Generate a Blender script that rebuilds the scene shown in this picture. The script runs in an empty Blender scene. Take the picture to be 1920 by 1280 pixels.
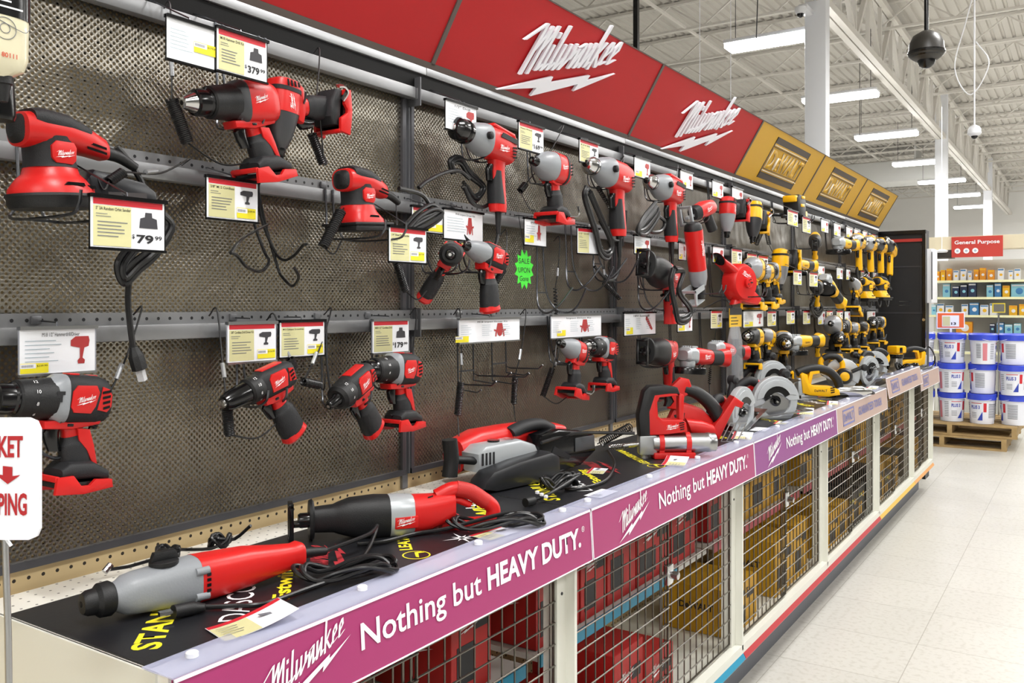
import bpy, bmesh, math, random
from mathutils import Vector, Matrix, Euler
random.seed(7)
SC = bpy.context.scene
COL = SC.collection
PI = math.pi

# ------------------------------------------------------------------ camera, world, exposure
F = 1650.0; VY = 570.0; CX = 1.535; HC = 1.46
YAW = math.atan(1085.0 / F); ca, sa = math.cos(YAW), math.sin(YAW)
cam_d = bpy.data.cameras.new('camera'); cam = bpy.data.objects.new('camera', cam_d); COL.objects.link(cam)
cam.location = (CX, 0, HC); cam.rotation_euler = (PI / 2, 0, YAW)
cam_d.sensor_width = 36.0; cam_d.lens = 36.0 * F / 1920.0; cam_d.shift_y = -70.0 / 1920.0
cam_d.clip_start = 0.02; cam_d.clip_end = 200
SC.camera = cam
SC.view_settings.view_transform = 'Standard'; SC.view_settings.look = 'None'
SC.view_settings.gamma = 1.0; SC.view_settings.exposure = 0.60
SC.view_settings.use_curve_mapping = False
wd = bpy.data.worlds.new('world'); SC.world = wd; wd.use_nodes = True
wd.node_tree.nodes['Background'].inputs[0].default_value = (0.93, 0.96, 1.0, 1)
wd.node_tree.nodes['Background'].inputs[1].default_value = 0.38
LAMP_W = 62.0      # watts per overhead fixture

def ray(x, y):
    u = (x - 960) / F; v = (VY - y) / F
    return (-sa + u * ca, ca + u * sa, v)
def onX(x, y, X):            # a point of the photo on the vertical plane at distance X from the tool wall
    r = ray(x, y); t = (X - CX) / r[0]
    return Vector((X, t * r[1], HC + t * r[2]))
def onZ(x, y, Z):
    r = ray(x, y); t = (Z - HC) / r[2]
    return Vector((CX + t * r[0], t * r[1], Z))
def onY(x, y, Y):
    r = ray(x, y); t = Y / r[1]
    return Vector((CX + t * r[0], Y, HC + t * r[2]))
def atz(x, y, z):            # at forward distance z
    r = ray(x, y)
    return Vector((CX + z * r[0], z * r[1], HC + z * r[2]))

# ------------------------------------------------------------------ materials
def lin(h):
    h = h.lstrip('#'); o = []
    for i in (0, 2, 4):
        c = int(h[i:i+2], 16) / 255.0
        o.append(c / 12.92 if c <= 0.04045 else ((c + 0.055) / 1.055) ** 2.4)
    return tuple(o) + (1.0,)
MATS = {}
def mat(name, hexc, rough=0.5, metal=0.0, bump=0.0, bscale=60.0, vary=0.0, emit=0.0, trans=0.0, alpha=1.0, coat=0.0, spec=0.5):
    if name in MATS: return MATS[name]
    m = bpy.data.materials.new(name); m.use_nodes = True
    nt = m.node_tree; b = nt.nodes['Principled BSDF']
    b.inputs['Base Color'].default_value = lin(hexc)
    b.inputs['Roughness'].default_value = rough; b.inputs['Metallic'].default_value = metal
    b.inputs['Specular IOR Level'].default_value = spec
    if coat: b.inputs['Coat Weight'].default_value = coat
    if emit:
        b.inputs['Emission Color'].default_value = lin(hexc); b.inputs['Emission Strength'].default_value = emit
    if trans: b.inputs['Transmission Weight'].default_value = trans
    if alpha < 1: b.inputs['Alpha'].default_value = alpha
    if bump or vary:
        tc = nt.nodes.new('ShaderNodeTexCoord'); n = nt.nodes.new('ShaderNodeTexNoise')
        n.inputs['Scale'].default_value = bscale; n.inputs['Detail'].default_value = 4
        nt.links.new(tc.outputs['Object'], n.inputs['Vector'])
        if bump:
            bp = nt.nodes.new('ShaderNodeBump'); bp.inputs['Strength'].default_value = bump; bp.inputs['Distance'].default_value = 0.002
            nt.links.new(n.outputs['Fac'], bp.inputs['Height']); nt.links.new(bp.outputs['Normal'], b.inputs['Normal'])
        if vary:
            mx = nt.nodes.new('ShaderNodeMix'); mx.data_type = 'RGBA'; mx.blend_type = 'MULTIPLY'
            mx.inputs[0].default_value = vary; mx.inputs[6].default_value = lin(hexc)
            nt.links.new(n.outputs['Color'], mx.inputs[7]); 
            bw = nt.nodes.new('ShaderNodeRGBToBW'); nt.links.new(n.outputs['Color'], bw.inputs[0])
            mr = nt.nodes.new('ShaderNodeMapRange'); mr.inputs[1].default_value = 0.35; mr.inputs[2].default_value = 0.65
            mr.inputs[3].default_value = 0.3; mr.inputs[4].default_value = 1.0
            nt.links.new(bw.outputs[0], mr.inputs[0]); nt.links.new(mr.outputs[0], mx.inputs[7])
            nt.links.new(mx.outputs[2], b.inputs['Base Color'])
    MATS[name] = m; return m

RED = mat('red_plastic', '#cc1a18', 0.38, bump=0.05, bscale=400)
YEL = mat('yellow_plastic', '#f0b400', 0.38, bump=0.05, bscale=400)
BLK = mat('black_rubber', '#0f1012', 0.5, bump=0.25, bscale=500)
GRP = mat('grey_black_grip', '#191a1d', 0.6, bump=0.3, bscale=700)
SHB = mat('gloss_black', '#0c0c0e', 0.18)
GRY = mat('grey_casting', '#8d9196', 0.38, bump=0.12, bscale=300)
LGY = mat('light_grey_casting', '#b9bec2', 0.33, 0.35, bump=0.08, bscale=300)
CHR = mat('chrome', '#c9c9c9', 0.18, 1.0)
STL = mat('brushed_steel', '#a9aaab', 0.32, 1.0, bump=0.05, bscale=200)
RSTL = mat('rail_steel', '#8f9092', 0.38, 0.55, bump=0.1, bscale=40)
DST = mat('dark_steel', '#4a4c50', 0.4, 0.8)
WHT = mat('white_print', '#f2f2f4', 0.5)
WPL = mat('white_plastic', '#e9eaee', 0.4)
RPR = mat('red_print', '#cc2733', 0.45)
TAN = mat('tan_print', '#d8d4a0', 0.5)
YPR = mat('yellow_print', '#f4e52a', 0.5)
BPR = mat('black_print', '#1c1c20', 0.5)
GPR = mat('grey_print', '#73757c', 0.55)
CORD = mat('black_cord', '#121214', 0.35)
WIRE = mat('hook_wire', '#5c5e62', 0.3, 0.9)
BWIRE = mat('black_hook_wire', '#191a1c', 0.3, 0.3)
CLR = None
def glassy(name, hexc, alpha, rough=0.08):
    m = mat(name, hexc, rough); b = m.node_tree.nodes['Principled BSDF']; b.inputs['Alpha'].default_value = alpha
    return m
CLR = glassy('clear_plastic', '#dfe3f2', 0.35)

# ------------------------------------------------------------------ object helpers
def tag(o, label, cat=None, group=None, kind=None):
    if label: o['label'] = label
    if cat: o['category'] = cat
    if group: o['group'] = group
    if kind: o['kind'] = kind
    return o
def root(name, label, cat, group=None, loc=(0, 0, 0), rot=(0, 0, 0), s=1.0):
    o = bpy.data.objects.new(name, None); COL.objects.link(o); o.empty_display_size = 0.05
    o.location = loc; o.rotation_euler = rot; o.scale = (s, s, s)
    return tag(o, label, cat, group)
def mesh(name, bm, m, parent=None, smooth=True, label=None):
    me = bpy.data.meshes.new(name)
    bmesh.ops.recalc_face_normals(bm, faces=bm.faces)
    bm.to_mesh(me); bm.free()
    if smooth:
        try: me.set_sharp_from_angle(angle=math.radians(38))
        except Exception: pass
        me.polygons.foreach_set('use_smooth', [True] * len(me.polygons))
    if isinstance(m, (list, tuple)):
        for q in m: me.materials.append(q)
    else: me.materials.append(m)
    o = bpy.data.objects.new(name, me); COL.objects.link(o)
    if parent is not None: o.parent = parent
    if label: o['label'] = label
    return o
def struct(o, label=None):
    o['kind'] = 'structure'
    if label: o['label'] = label
    return o
def BM(): return bmesh.new()
def box(bm, a, b, bev=0.0, M=None, mi=0):
    x0, y0, z0 = [min(a[i], b[i]) for i in range(3)]; x1, y1, z1 = [max(a[i], b[i]) for i in range(3)]
    vs = [bm.verts.new(Vector(p) if M is None else M @ Vector(p)) for p in
          ((x0,y0,z0),(x1,y0,z0),(x1,y1,z0),(x0,y1,z0),(x0,y0,z1),(x1,y0,z1),(x1,y1,z1),(x0,y1,z1))]
    fs = [bm.faces.new([vs[i] for i in f]) for f in ((3,2,1,0),(4,5,6,7),(0,1,5,4),(1,2,6,5),(2,3,7,6),(3,0,4,7))]
    for f in fs: f.material_index = mi
    if bev > 0:
        es = set(e for f in fs for e in f.edges)
        bmesh.ops.bevel(bm, geom=list(es), offset=bev, segments=2, affect='EDGES', profile=0.5)
    return bm
def prism(bm, pts, x0, x1, bev=0.0, mi=0, axis='x'):
    """polygon given in (y,z) pushed along x (axis x), or (x,z) along y, or (x,y) along z"""
    def P(u, v, w):
        return {'x': (w, u, v), 'y': (u, w, v), 'z': (u, v, w)}[axis]
    a = [bm.verts.new(P(u, v, x0)) for u, v in pts]; b = [bm.verts.new(P(u, v, x1)) for u, v in pts]
    n = len(pts); fs = [bm.faces.new(a), bm.faces.new(b)]
    for i in range(n): fs.append(bm.faces.new((a[i], a[(i+1) % n], b[(i+1) % n], b[i])))
    for f in fs: f.material_index = mi
    if bev > 0:
        bmesh.ops.recalc_face_normals(bm, faces=fs)
        es = set(fs[0].edges) | set(fs[1].edges)
        bmesh.ops.bevel(bm, geom=list(es), offset=bev, segments=2, affect='EDGES', profile=0.5)
    return bm
def loft(bm, secs, n=20, xo=0.0, caps=True):
    """secs: (y, z, rx, rv, angle_deg=0, exponent=2, x=0); ring normal along Y when angle=0, along -Z when angle=90"""
    rings = []
    for s in secs:
        y, z, rx, rv = s[:4]; ang = math.radians(s[4]) if len(s) > 4 else 0; e = s[5] if len(s) > 5 else 2.0; xx = (s[6] if len(s) > 6 else 0) + xo
        vy, vz = math.sin(ang), math.cos(ang)
        r = []
        for i in range(n):
            t = 2 * PI * i / n; c, d = math.cos(t), math.sin(t)
            px = abs(c) ** (2 / e) * (1 if c >= 0 else -1) * rx; pv = abs(d) ** (2 / e) * (1 if d >= 0 else -1) * rv
            r.append(bm.verts.new((xx + px, y + vy * pv, z + vz * pv)))
        rings.append(r)
    for a, b in zip(rings, rings[1:]):
        for i in range(n): bm.faces.new((a[i], a[(i+1) % n], b[(i+1) % n], b[i]))
    if caps:
        bm.faces.new(list(reversed(rings[0]))); bm.faces.new(rings[-1])
    return bm
def lathe(bm, prof, c=(0, 0, 0), axis='z', n=28, caps=True):
    """prof: (radius, t) along axis"""
    rings = []
    for r, t in prof:
        R = []
        for i in range(n):
            a = 2 * PI * i / n; u, v = r * math.cos(a), r * math.sin(a)
            p = {'z': (u, v, t), 'y': (u, t, v), 'x': (t, u, v)}[axis]
            R.append(bm.verts.new((c[0] + p[0], c[1] + p[1], c[2] + p[2])))
        rings.append(R)
    for a, b in zip(rings, rings[1:]):
        for i in range(n): bm.faces.new((a[i], a[(i+1) % n], b[(i+1) % n], b[i]))
    if caps:
        bm.faces.new(list(reversed(rings[0]))); bm.faces.new(rings[-1])
    return bm
def smooth_path(pts, k=6):
    P = [Vector(p) for p in pts]
    if len(P) < 3: return P
    out = []
    for i in range(len(P) - 1):
        a = P[i-1] if i else P[0] * 2 - P[1]; b, c = P[i], P[i+1]; d = P[i+2] if i + 2 < len(P) else P[-1] * 2 - P[-2]
        for j in range(k):
            t = j / k
            out.append(0.5 * ((2*b) + (c-a)*t + (2*a-5*b+4*c-d)*t*t + (-a+3*b-3*c+d)*t**3))
    out.append(P[-1]); return out
def tube(bm, pts, r, n=8, k=6, smooth=True, flat=1.0):
    P = smooth_path(pts, k) if smooth else [Vector(p) for p in pts]
    rings = []; up = Vector((0.13, 0.21, 0.97)).normalized(); prev = None
    for i, p in enumerate(P):
        d = (P[min(i+1, len(P)-1)] - P[max(i-1, 0)])
        if d.length < 1e-9: d = Vector((0, 0, 1))
        d.normalize()
        u = prev if prev is not None else up
        u = u - d * u.dot(d)
        if u.length < 1e-4: u = Vector((1, 0, 0)) - d * d.x
        u.normalize(); prev = u; v = d.cross(u)
        rr = r(i / max(1, len(P)-1)) if callable(r) else r
        rings.append([bm.verts.new(p + (u * math.cos(2*PI*j/n) + v * math.sin(2*PI*j/n) * flat) * rr) for j in range(n)])
    for a, b in zip(rings, rings[1:]):
        for i in range(n): bm.faces.new((a[i], a[(i+1) % n], b[(i+1) % n], b[i]))
    bm.faces.new(list(reversed(rings[0]))); bm.faces.new(rings[-1])
    return bm
def bar(bm, p, q, w, h=None):
    """straight rectangular bar from p to q"""
    p, q = Vector(p), Vector(q); d = q - p; L = d.length
    if L < 1e-6: return
    Q = d.to_track_quat('Y', 'Z'); M = Matrix.Translation(p) @ Q.to_matrix().to_4x4()
    h = h or w
    box(bm, (-w/2, 0, -h/2), (w/2, L, h/2), M=M)
def coil_pts(p, q, r, turns, per=10, sag=0.0):
    p, q = Vector(p), Vector(q); d = q - p; dn = d.normalized()
    u = dn.cross(Vector((0.3, 0.1, 1))).normalized() if abs(dn.z) < 0.9 else dn.cross(Vector((1, 0, 0))).normalized()
    v = dn.cross(u); out = []
    N = int(turns * per)
    for i in range(N + 1):
        t = i / N; a = 2 * PI * turns * t
        out.append(p + d * t + (u * math.cos(a) + v * math.sin(a)) * r + Vector((0, 0, -sag * 4 * t * (1 - t))))
    return out
FT = {}
def text_mesh(s, bold=0.0, shear=0.0):
    k = (s, bold, shear)
    if k in FT: return FT[k]
    c = bpy.data.curves.new('lettering', 'FONT'); c.body = s; c.size = 1.0; c.offset = bold; c.shear = shear
    c.resolution_u = 3
    o = bpy.data.objects.new('t', c); COL.objects.link(o)
    dg = bpy.context.evaluated_depsgraph_get(); me = bpy.data.meshes.new_from_object(o.evaluated_get(dg))
    bpy.data.objects.remove(o); bpy.data.curves.remove(c)
    xs = [v.co.x for v in me.vertices]; ys = [v.co.y for v in me.vertices]
    FT[k] = (me, min(xs), max(xs), min(ys), max(ys)); return FT[k]
def frame(o, xd, yd):
    """matrix with local x along xd, local y along yd, at o"""
    xd = Vector(xd).normalized(); yd = Vector(yd).normalized(); zd = xd.cross(yd).normalized()
    M = Matrix((xd, yd, zd)).transposed().to_4x4(); M.translation = Vector(o); return M
FRONT = ((0, 1, 0), (0, 0, 1))         # reads left to right for someone facing the tool wall
def put_text(s, m, parent, o, xd=(0,1,0), yd=(0,0,1), width=None, height=None, bold=0.0, shear=0.0, thick=0.0, name='lettering', label=None):
    me, x0, x1, y0, y1 = text_mesh(s, bold, shear)
    bm = BM(); bm.from_mesh(me)
    sx = sy = 1.0
    if height: sy = height / (y1 - y0); sx = sy
    if width: sx = width / (x1 - x0)
    if not height: sy = sx
    if thick > 0:
        r = bmesh.ops.extrude_face_region(bm, geom=bm.faces[:]); 
        for v in [g for g in r['geom'] if isinstance(g, bmesh.types.BMVert)]: v.co.z += 1.0
    M = frame(o, xd, yd)
    if isinstance(m, (list, tuple)):
        bm.normal_update()
        for f in bm.faces: f.material_index = 0 if abs(f.normal.z) > .5 else 1
    for v in bm.verts:
        v.co = M @ Vector(((v.co.x - x0) * sx, (v.co.y - y0) * sy, v.co.z * thick))
    return mesh(name, bm, m, parent, smooth=False, label=label)
# slanted script wordmark and bolt, drawn with a flat horizontal pen
STROKES = [[(-.50,.74),(.12,1.06),(.10,.0)],[(.12,.5),(.40,1.0),(.38,.0)],[(.40,.5),(.68,1.0),(.66,.06),(.84,.2)],
 [(.90,.6),(.90,.05),(1.06,.2)],[(.90,.74),(.90,.86)],[(1.18,1.0),(1.16,.05),(1.36,.22)],
 [(1.44,.6),(1.42,.04),(1.67,.3)],[(1.70,.6),(1.68,.04),(1.93,.3)],[(1.96,.6),(1.93,.26),(2.08,.46)],
 [(2.18,.5),(2.14,.05),(2.40,.5)],[(2.18,.52),(2.42,.6),(2.40,.05),(2.54,.18)],
 [(2.64,.6),(2.62,.05),(2.88,.5)],[(2.90,.6),(2.88,.05),(3.02,.18)],
 [(3.16,1.0),(3.12,.0)],[(3.14,.28),(3.42,.6)],[(3.22,.34),(3.44,.03),(3.58,.16)],
 [(3.62,.26),(3.82,.40),(3.78,.60),(3.62,.46),(3.60,.08),(3.92,.16)],
 [(4.02,.26),(4.22,.40),(4.18,.60),(4.02,.46),(4.00,.08),(4.34,.18)]]
BOLT = [(0,0),(.27,.0266),(.264,.0064),(.482,.02),(.47,.0013),(.638,.0188),(.408,-.032),(.424,-.0073),(.177,-.033),(.197,-.0065)]
def logo(m, parent, o, xd=(0,1,0), yd=(0,0,1), width=0.1, ang=16.0, thick=0.0, name='wordmark', boltdrop=0.0, bolt=True, ysc=1.0):
    bm = BM(); k = width / 0.64; quads = []
    for st in STROKES:
        for (a, b), (c, d) in zip(st, st[1:]):
            w = .12
            pts = [(a, b), (a + w, b), (c + w, d), (c, d)]
            if abs(b - d) < .01: pts = [(a, b), (c, d), (c, d + .08), (a, b + .08)]
            quads.append([(.078 + .118 * x + .45 * .15 * y, .043 + .15 * y) for x, y in pts])
    if bolt: quads.append([(x, y - boltdrop) for x, y in BOLT])
    cs, sn = math.cos(math.radians(ang)), math.sin(math.radians(ang)); M = frame(o, xd, yd)
    for i, q in enumerate(quads):
        z0 = 0.00002 * i
        P = [(k * (x * cs - y * sn * ysc), k * (x * sn + y * cs * ysc)) for x, y in q]
        lo = [bm.verts.new(M @ Vector((x, y, z0))) for x, y in P]; bm.faces.new(lo)
        if thick > 0:
            hi = [bm.verts.new(M @ Vector((x, y, z0 + thick))) for x, y in P]; bm.faces.new(hi)
            for j in range(len(P)): bm.faces.new((lo[j], lo[(j+1) % len(P)], hi[(j+1) % len(P)], hi[j]))
    return mesh(name, bm, m, parent, smooth=False)
def slab(parent, name, m, o, w, h, xd=(0,1,0), yd=(0,0,1), t=0.0004, lift=0.0, x=0.0, y=0.0, label=None):
    """thin rectangle w x h with lower-left corner at o + x*xd + y*yd"""
    M = frame(o, xd, yd); bm = BM()
    box(bm, (x, y, lift), (x + w, y + h, lift + t), M=M)
    return mesh(name, bm, m, parent, smooth=False, label=label)
# ------------------------------------------------------------------ setting: floor, ceiling, walls, columns
SEAM0 = 0.599; PITCH = 1.219
SEAMS = [SEAM0 - PITCH + PITCH * i for i in range(8)]      # -0.62 ... 7.91
YEND = 7.92
DECK = HC - 0.495; BOARD0 = HC - 0.455
RAILZ = [HC - 0.069, HC + 0.240, HC + 0.547]                # underside of the three rails
ORD = ['first', 'second', 'third', 'fourth', 'fifth', 'sixth', 'seventh', 'eighth', 'ninth', 'tenth', 'eleventh', 'twelfth', 'thirteenth', 'fourteenth', 'fifteenth']

def tile_mat():
    m = bpy.data.materials.new('vinyl_floor_tile'); m.use_nodes = True; nt = m.node_tree; b = nt.nodes['Principled BSDF']
    tc = nt.nodes.new('ShaderNodeTexCoord')
    br = nt.nodes.new('ShaderNodeTexBrick'); br.offset = 0; br.inputs['Scale'].default_value = 1
    br.inputs['Brick Width'].default_value = 0.457; br.inputs['Row Height'].default_value = 0.457
    br.inputs['Mortar Size'].default_value = 0.0022; br.inputs['Mortar Smooth'].default_value = 0.3
    br.inputs['Color1'].default_value = lin('#cfcdc6'); br.inputs['Color2'].default_value = lin('#cac8c1'); br.inputs['Mortar'].default_value = lin('#a9a69c')
    n = nt.nodes.new('ShaderNodeTexNoise'); n.inputs['Scale'].default_value = 45; n.inputs['Detail'].default_value = 6
    cr = nt.nodes.new('ShaderNodeValToRGB'); cr.color_ramp.elements[0].position = 0.36; cr.color_ramp.elements[0].color = lin('#cdc9be')
    cr.color_ramp.elements[1].position = 0.5; cr.color_ramp.elements[1].color = (1, 1, 1, 1)
    n2 = nt.nodes.new('ShaderNodeTexNoise'); n2.inputs['Scale'].default_value = 3; n2.inputs['Detail'].default_value = 5
    mx = nt.nodes.new('ShaderNodeMix'); mx.data_type = 'RGBA'; mx.blend_type = 'MULTIPLY'; mx.inputs[0].default_value = 0.3
    nt.links.new(tc.outputs['Object'], br.inputs['Vector']); nt.links.new(tc.outputs['Object'], n.inputs['Vector']); nt.links.new(tc.outputs['Object'], n2.inputs['Vector'])
    nt.links.new(n.outputs['Fac'], cr.inputs[0]); nt.links.new(br.outputs['Color'], mx.inputs[6]); nt.links.new(cr.outputs[0], mx.inputs[7])
    nt.links.new(mx.outputs[2], b.inputs['Base Color'])
    mr = nt.nodes.new('ShaderNodeMapRange'); mr.inputs[3].default_value = 0.22; mr.inputs[4].default_value = 0.42
    nt.links.new(n2.outputs['Fac'], mr.inputs[0]); nt.links.new(mr.outputs[0], b.inputs['Roughness'])
    return m
bm = BM(); box(bm, (-16, -6, -0.2), (26, 44, 0.0)); struct(mesh('floor', bm, tile_mat(), smooth=False), 'off-white speckled vinyl tile floor of the aisle')
CEIL = mat('painted_steel_deck', '#c9c5be', 0.55); CEILB = mat('painted_steel_joist', '#dbd7d0', 0.5)
WALLM = mat('painted_white_wall', '#f4f3f0', 0.7, vary=0.0, bump=0.1, bscale=8)
ZD = 6.62
bm = BM(); nx = int(44 / 0.2)
X = -17.0; prev = None
prof = []
while X < 27:
    prof += [(X, ZD), (X + .10, ZD), (X + .115, ZD + .04), (X + .155, ZD + .04), (X + .17, ZD)]; X += .17
v0 = [bm.verts.new((x, -6, z)) for x, z in prof]; v1 = [bm.verts.new((x, 44, z)) for x, z in prof]
for i in range(len(prof) - 1):
    if (Vector(v0[i].co) - Vector(v0[i+1].co)).length > 1e-6: bm.faces.new((v0[i], v0[i+1], v1[i+1], v1[i]))
struct(mesh('ceiling', bm, CEIL, smooth=False), 'white painted corrugated steel roof deck')
for nm, a, b_, lb in (('wall_far', (-17, 43, 0), (27, 43.3, 6.7), 'far white store wall'), ('wall_left', (-17.3, -6, 0), (-17, 43.3, 6.7), 'distant white store wall beyond the tool rack'),
                  ('wall_right', (26.6, -6, 0), (27, 43.3, 6.7), 'white store wall across the aisles'), ('wall_back', (-17, -6.3, 0), (27, -6, 6.7), 'white store wall behind the camera')):
    bm = BM(); box(bm, a, b_); struct(mesh(nm, bm, WALLM, smooth=False), lb)
# joists (run across the store), girders (run along the aisle)
Y = 3.0; k = 0
while Y < 42.5:
    bm = BM(); z1 = ZD - .02; z0 = z1 - .50
    box(bm, (-16.9, Y - .05, z1 - .05), (16, Y - .008, z1)); box(bm, (-16.9, Y + .008, z1 - .05), (16, Y + .05, z1))
    box(bm, (-16.9, Y - .04, z0), (16, Y - .008, z0 + .04)); box(bm, (-16.9, Y + .008, z0), (16, Y + .04, z0 + .04))
    x = -16.5; s = 0
    while x < 15.4:
        bar(bm, (x, Y, z0 + .03 if s else z1 - .04), (x + .6, Y, z1 - .04 if s else z0 + .03), .025); x += .6; s = 1 - s
    j = mesh('trim_%d' % (k + 1), bm, CEILB, smooth=False); struct(j, 'white open-web steel roof joist'); j['group'] = 'white roof joists'
    Y += 1.85; k += 1
bm = BM()
for xb in (-8, -4.2, .9, 4.5, 9.0): box(bm, (xb - .02, 2, ZD - .5), (xb + .02, 42, ZD - .46))
struct(mesh('trim_40', bm, CEILB, smooth=False), 'thin steel bridging bars tying the joists')
for gi, gx in enumerate((-1.35, 12.5)):
    bm = BM(); zb, zt = HC + 3.80, HC + 4.95
    for dx in (-.1, .012): box(bm, (gx + dx, 1, zb), (gx + dx + .09, 42.9, zb + .1)); box(bm, (gx + dx, 1, zt - .1), (gx + dx + .09, 42.9, zt))
    y = 1.4; s = 0
    while y < 42:
        bar(bm, (gx, y, zb + .05), (gx, y, zt - .05), .06)
        bar(bm, (gx, y, zb + .05 if s else zt - .05), (gx, y + .93, zt - .05 if s else zb + .05), .07)
        y += .93; s = 1 - s
    struct(mesh('trim_%d' % (41 + gi), bm, CEILB, smooth=False), ('white steel roof girder above the tool rack', 'white steel roof girder far right')[gi])
COLW = mat('painted_column', '#eef0f5', 0.45)
for i, yy in enumerate((11.4, 22.5, 33.5)):
    bm = BM(); box(bm, (-1.35 - .13, yy - .1, 0), (-1.35 + .13, yy + .1, HC + 4.9), bev=.01)
    o = struct(mesh('trim_%d' % (50 + i), bm, COLW), 'white steel store column, %s from the camera' % ORD[i])
bm = BM(); box(bm, (-12.5, 30.6, 5.42), (-2.5, 32.0, 6.1), bev=.02)
for dx in (-11, -7, -3.2): box(bm, (dx, 30.7, 6.05), (dx + .05, 31.9, ZD))
tag(mesh('air_duct', bm, mat('duct_sheet', '#d9dad8', .4, .2)), 'large pale rectangular air duct hung under the roof behind the first column', 'duct')
# hanging wires and a sagging cable
for i, (px, py0, py1, z) in enumerate(((1312, -30, 160, 9.0), (1370, -30, 190, 9.6), (1418, -10, 78, 9.0), (1551, 90, 170, 14), (1612, 170, 262, 17))):
    bm = BM(); P = atz(px, py0, z); Q = atz(px, py1, z); P.z = ZD - .3
    tube(bm, [P, (P + Q) / 2 + Vector((.03 if i == 2 else 0, 0, 0)), Q], .004 if i < 2 else .006, n=6)
    tag(mesh('hanging_wire', bm, WPL if i < 2 else CORD), ['thin white wire hanging left of the sagging cable', 'thin white wire hanging beside the nearest ceiling light', 'short dark cable hanging above the nearest ceiling light', 'dark cable hanging right of the first column', 'dark cable above the third ceiling light'][i], 'wire')
bm = BM(); P = atz(1193, 60, 7.5); box(bm, (P.x - .02, P.y - .02, P.z - .16), (P.x + .02, P.y + .02, ZD - 2.2)); 
tag(mesh('ceiling_pole', bm, SHB), 'short black pole rising behind the large white wordmark sign', 'pole')

# ------------------------------------------------------------------ lamps of the store, plus added rows out of view
DIFF = mat('lit_diffuser', '#ffffff', 0.5, emit=15.0)
lamp_d = bpy.data.lights.new('fixture_light', 'AREA'); lamp_d.shape = 'RECTANGLE'; lamp_d.size = 1.2; lamp_d.size_y = 0.3
lamp_d.energy = LAMP_W; lamp_d.color = (1.0, 0.985, 0.96)
n = 0
rows = [(-2.08, [11.9, 15.8, 19.9, 24.2, 28.2, 32.2, 36.2], True), (1.9, [-3.8, .1, 4.0, 7.9, 11.9, 15.8, 19.9, 24.2, 28.2, 32.2, 36.2, 40.2], False), (5.9, [-3.8, .1, 4.0, 7.9, 11.9, 15.8, 19.9, 24.2, 28.2, 32.2, 36.2, 40.2], False)]  # aisle rows are out of view, added to light store and far wall
for rx, ys, vis in rows:
    for yi, yy in enumerate(ys):
        if vis: lb = '%s lit white linear ceiling light beside the steel girder' % ['nearest and largest', 'second nearest', 'third nearest', 'fourth nearest', 'fifth nearest', 'sixth nearest', 'farthest'][yi]
        else: lb = 'unseen added ceiling light over the %s aisle, %s row from the camera' % ('near' if rx < 3 else 'right', ORD[yi])
        r = root('ceiling_light', lb, 'ceiling light', 'linear ceiling lights', (rx, yy, 4.98))
        bm = BM(); box(bm, (-.62, -.17, .07), (.62, .17, .12), bev=.01); mesh('housing', bm, WPL, r)
        bm = BM(); box(bm, (-.61, -.165, 0.0), (.61, .165, .07), bev=.02); mesh('diffuser', bm, DIFF, r, smooth=False)
        bm = BM()
        for sx in (-.5, .5): tube(bm, [(sx, 0, .12), (sx, 0, ZD - 4.98 - .5)], .005, n=5)
        mesh('hanger', bm, DST, r)
        lo = bpy.data.objects.new('fixture_light', lamp_d); COL.objects.link(lo); lo.parent = r; lo.location = (0, 0, -.012)
        n += 1
# ------------------------------------------------------------------ cameras under the ceiling
def dome_cam(c, R, dark, lb, poleto, drop=0.0):
    r = root('security_camera', lb, 'security camera', None, c)
    a = SHB if dark else WPL
    bm = BM(); lathe(bm, [(R*.16, R*1.35), (R*.3, R*1.32), (R*.75, R*1.05), (R*.97, R*.6), (R, R*.2), (R*1.02, R*.05), (R*1.0, -R*.1), (R*.85, -R*.25), (R*.6, -R*.42)]); mesh('housing', bm, mat('dark_housing', '#33302c', .4) if dark else WPL, r)
    bm = BM(); lathe(bm, [(R*1.04, R*.12), (R*1.06, R*.02), (R*.9, -R*.22), (R*.6, -R*.36), (R*.6, R*.1)]); mesh('collar', bm, a, r)
    bm = BM(); lathe(bm, [(R*.52, -R*.3), (R*.5, -R*.5), (R*.4, -R*.72), (R*.22, -R*.86), (R*.05, -R*.9)]); mesh('dome', bm, SHB, r)
    bm = BM(); tube(bm, [(0, 0, R*1.2), (0, 0, poleto - c[2])], R*.13, n=10); mesh('pole', bm, a, r)
P = atz(1737, 100, 6.6); dome_cam(P, .125, True, 'large black dome security camera hanging on a black pole', ZD - .02)
P = atz(1827, 250, 9.2); dome_cam(P, .065, False, 'small white dome security camera on a thin white pole', ZD - .02)
P = Vector((-1.35, 11.0, HC + 3.62)); r = root('security_camera', 'small white camera fixed near the top of the nearest column', 'security camera', None, P)
bm = BM(); box(bm, (-.13, .0, .0), (-.02, .31, .07), bev=.01); lathe(bm, [(.07, .03), (.07, -.01), (.05, -.05)], (-.1, -.0, 0)); mesh('housing', bm, WPL, r)
bm = BM(); lathe(bm, [(.045, -.04), (.035, -.08), (.01, -.095)], (-.1, 0, 0)); mesh('dome', bm, SHB, r)
bm = BM(); P = atz(1830, 60, 9.2)
tube(bm, [P + Vector((0, 0, .5)), P + Vector((-.1, 0, .1)), P + Vector((-.2, 0, -.35)), P + Vector((-.05, 0, -.65)), P + Vector((.12, 0, -.35)), P + Vector((0, 0, -.1))], .006, n=6)
tag(mesh('camera_cable', bm, WPL), 'looped white cable beside the small white camera pole', 'cable')

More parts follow.
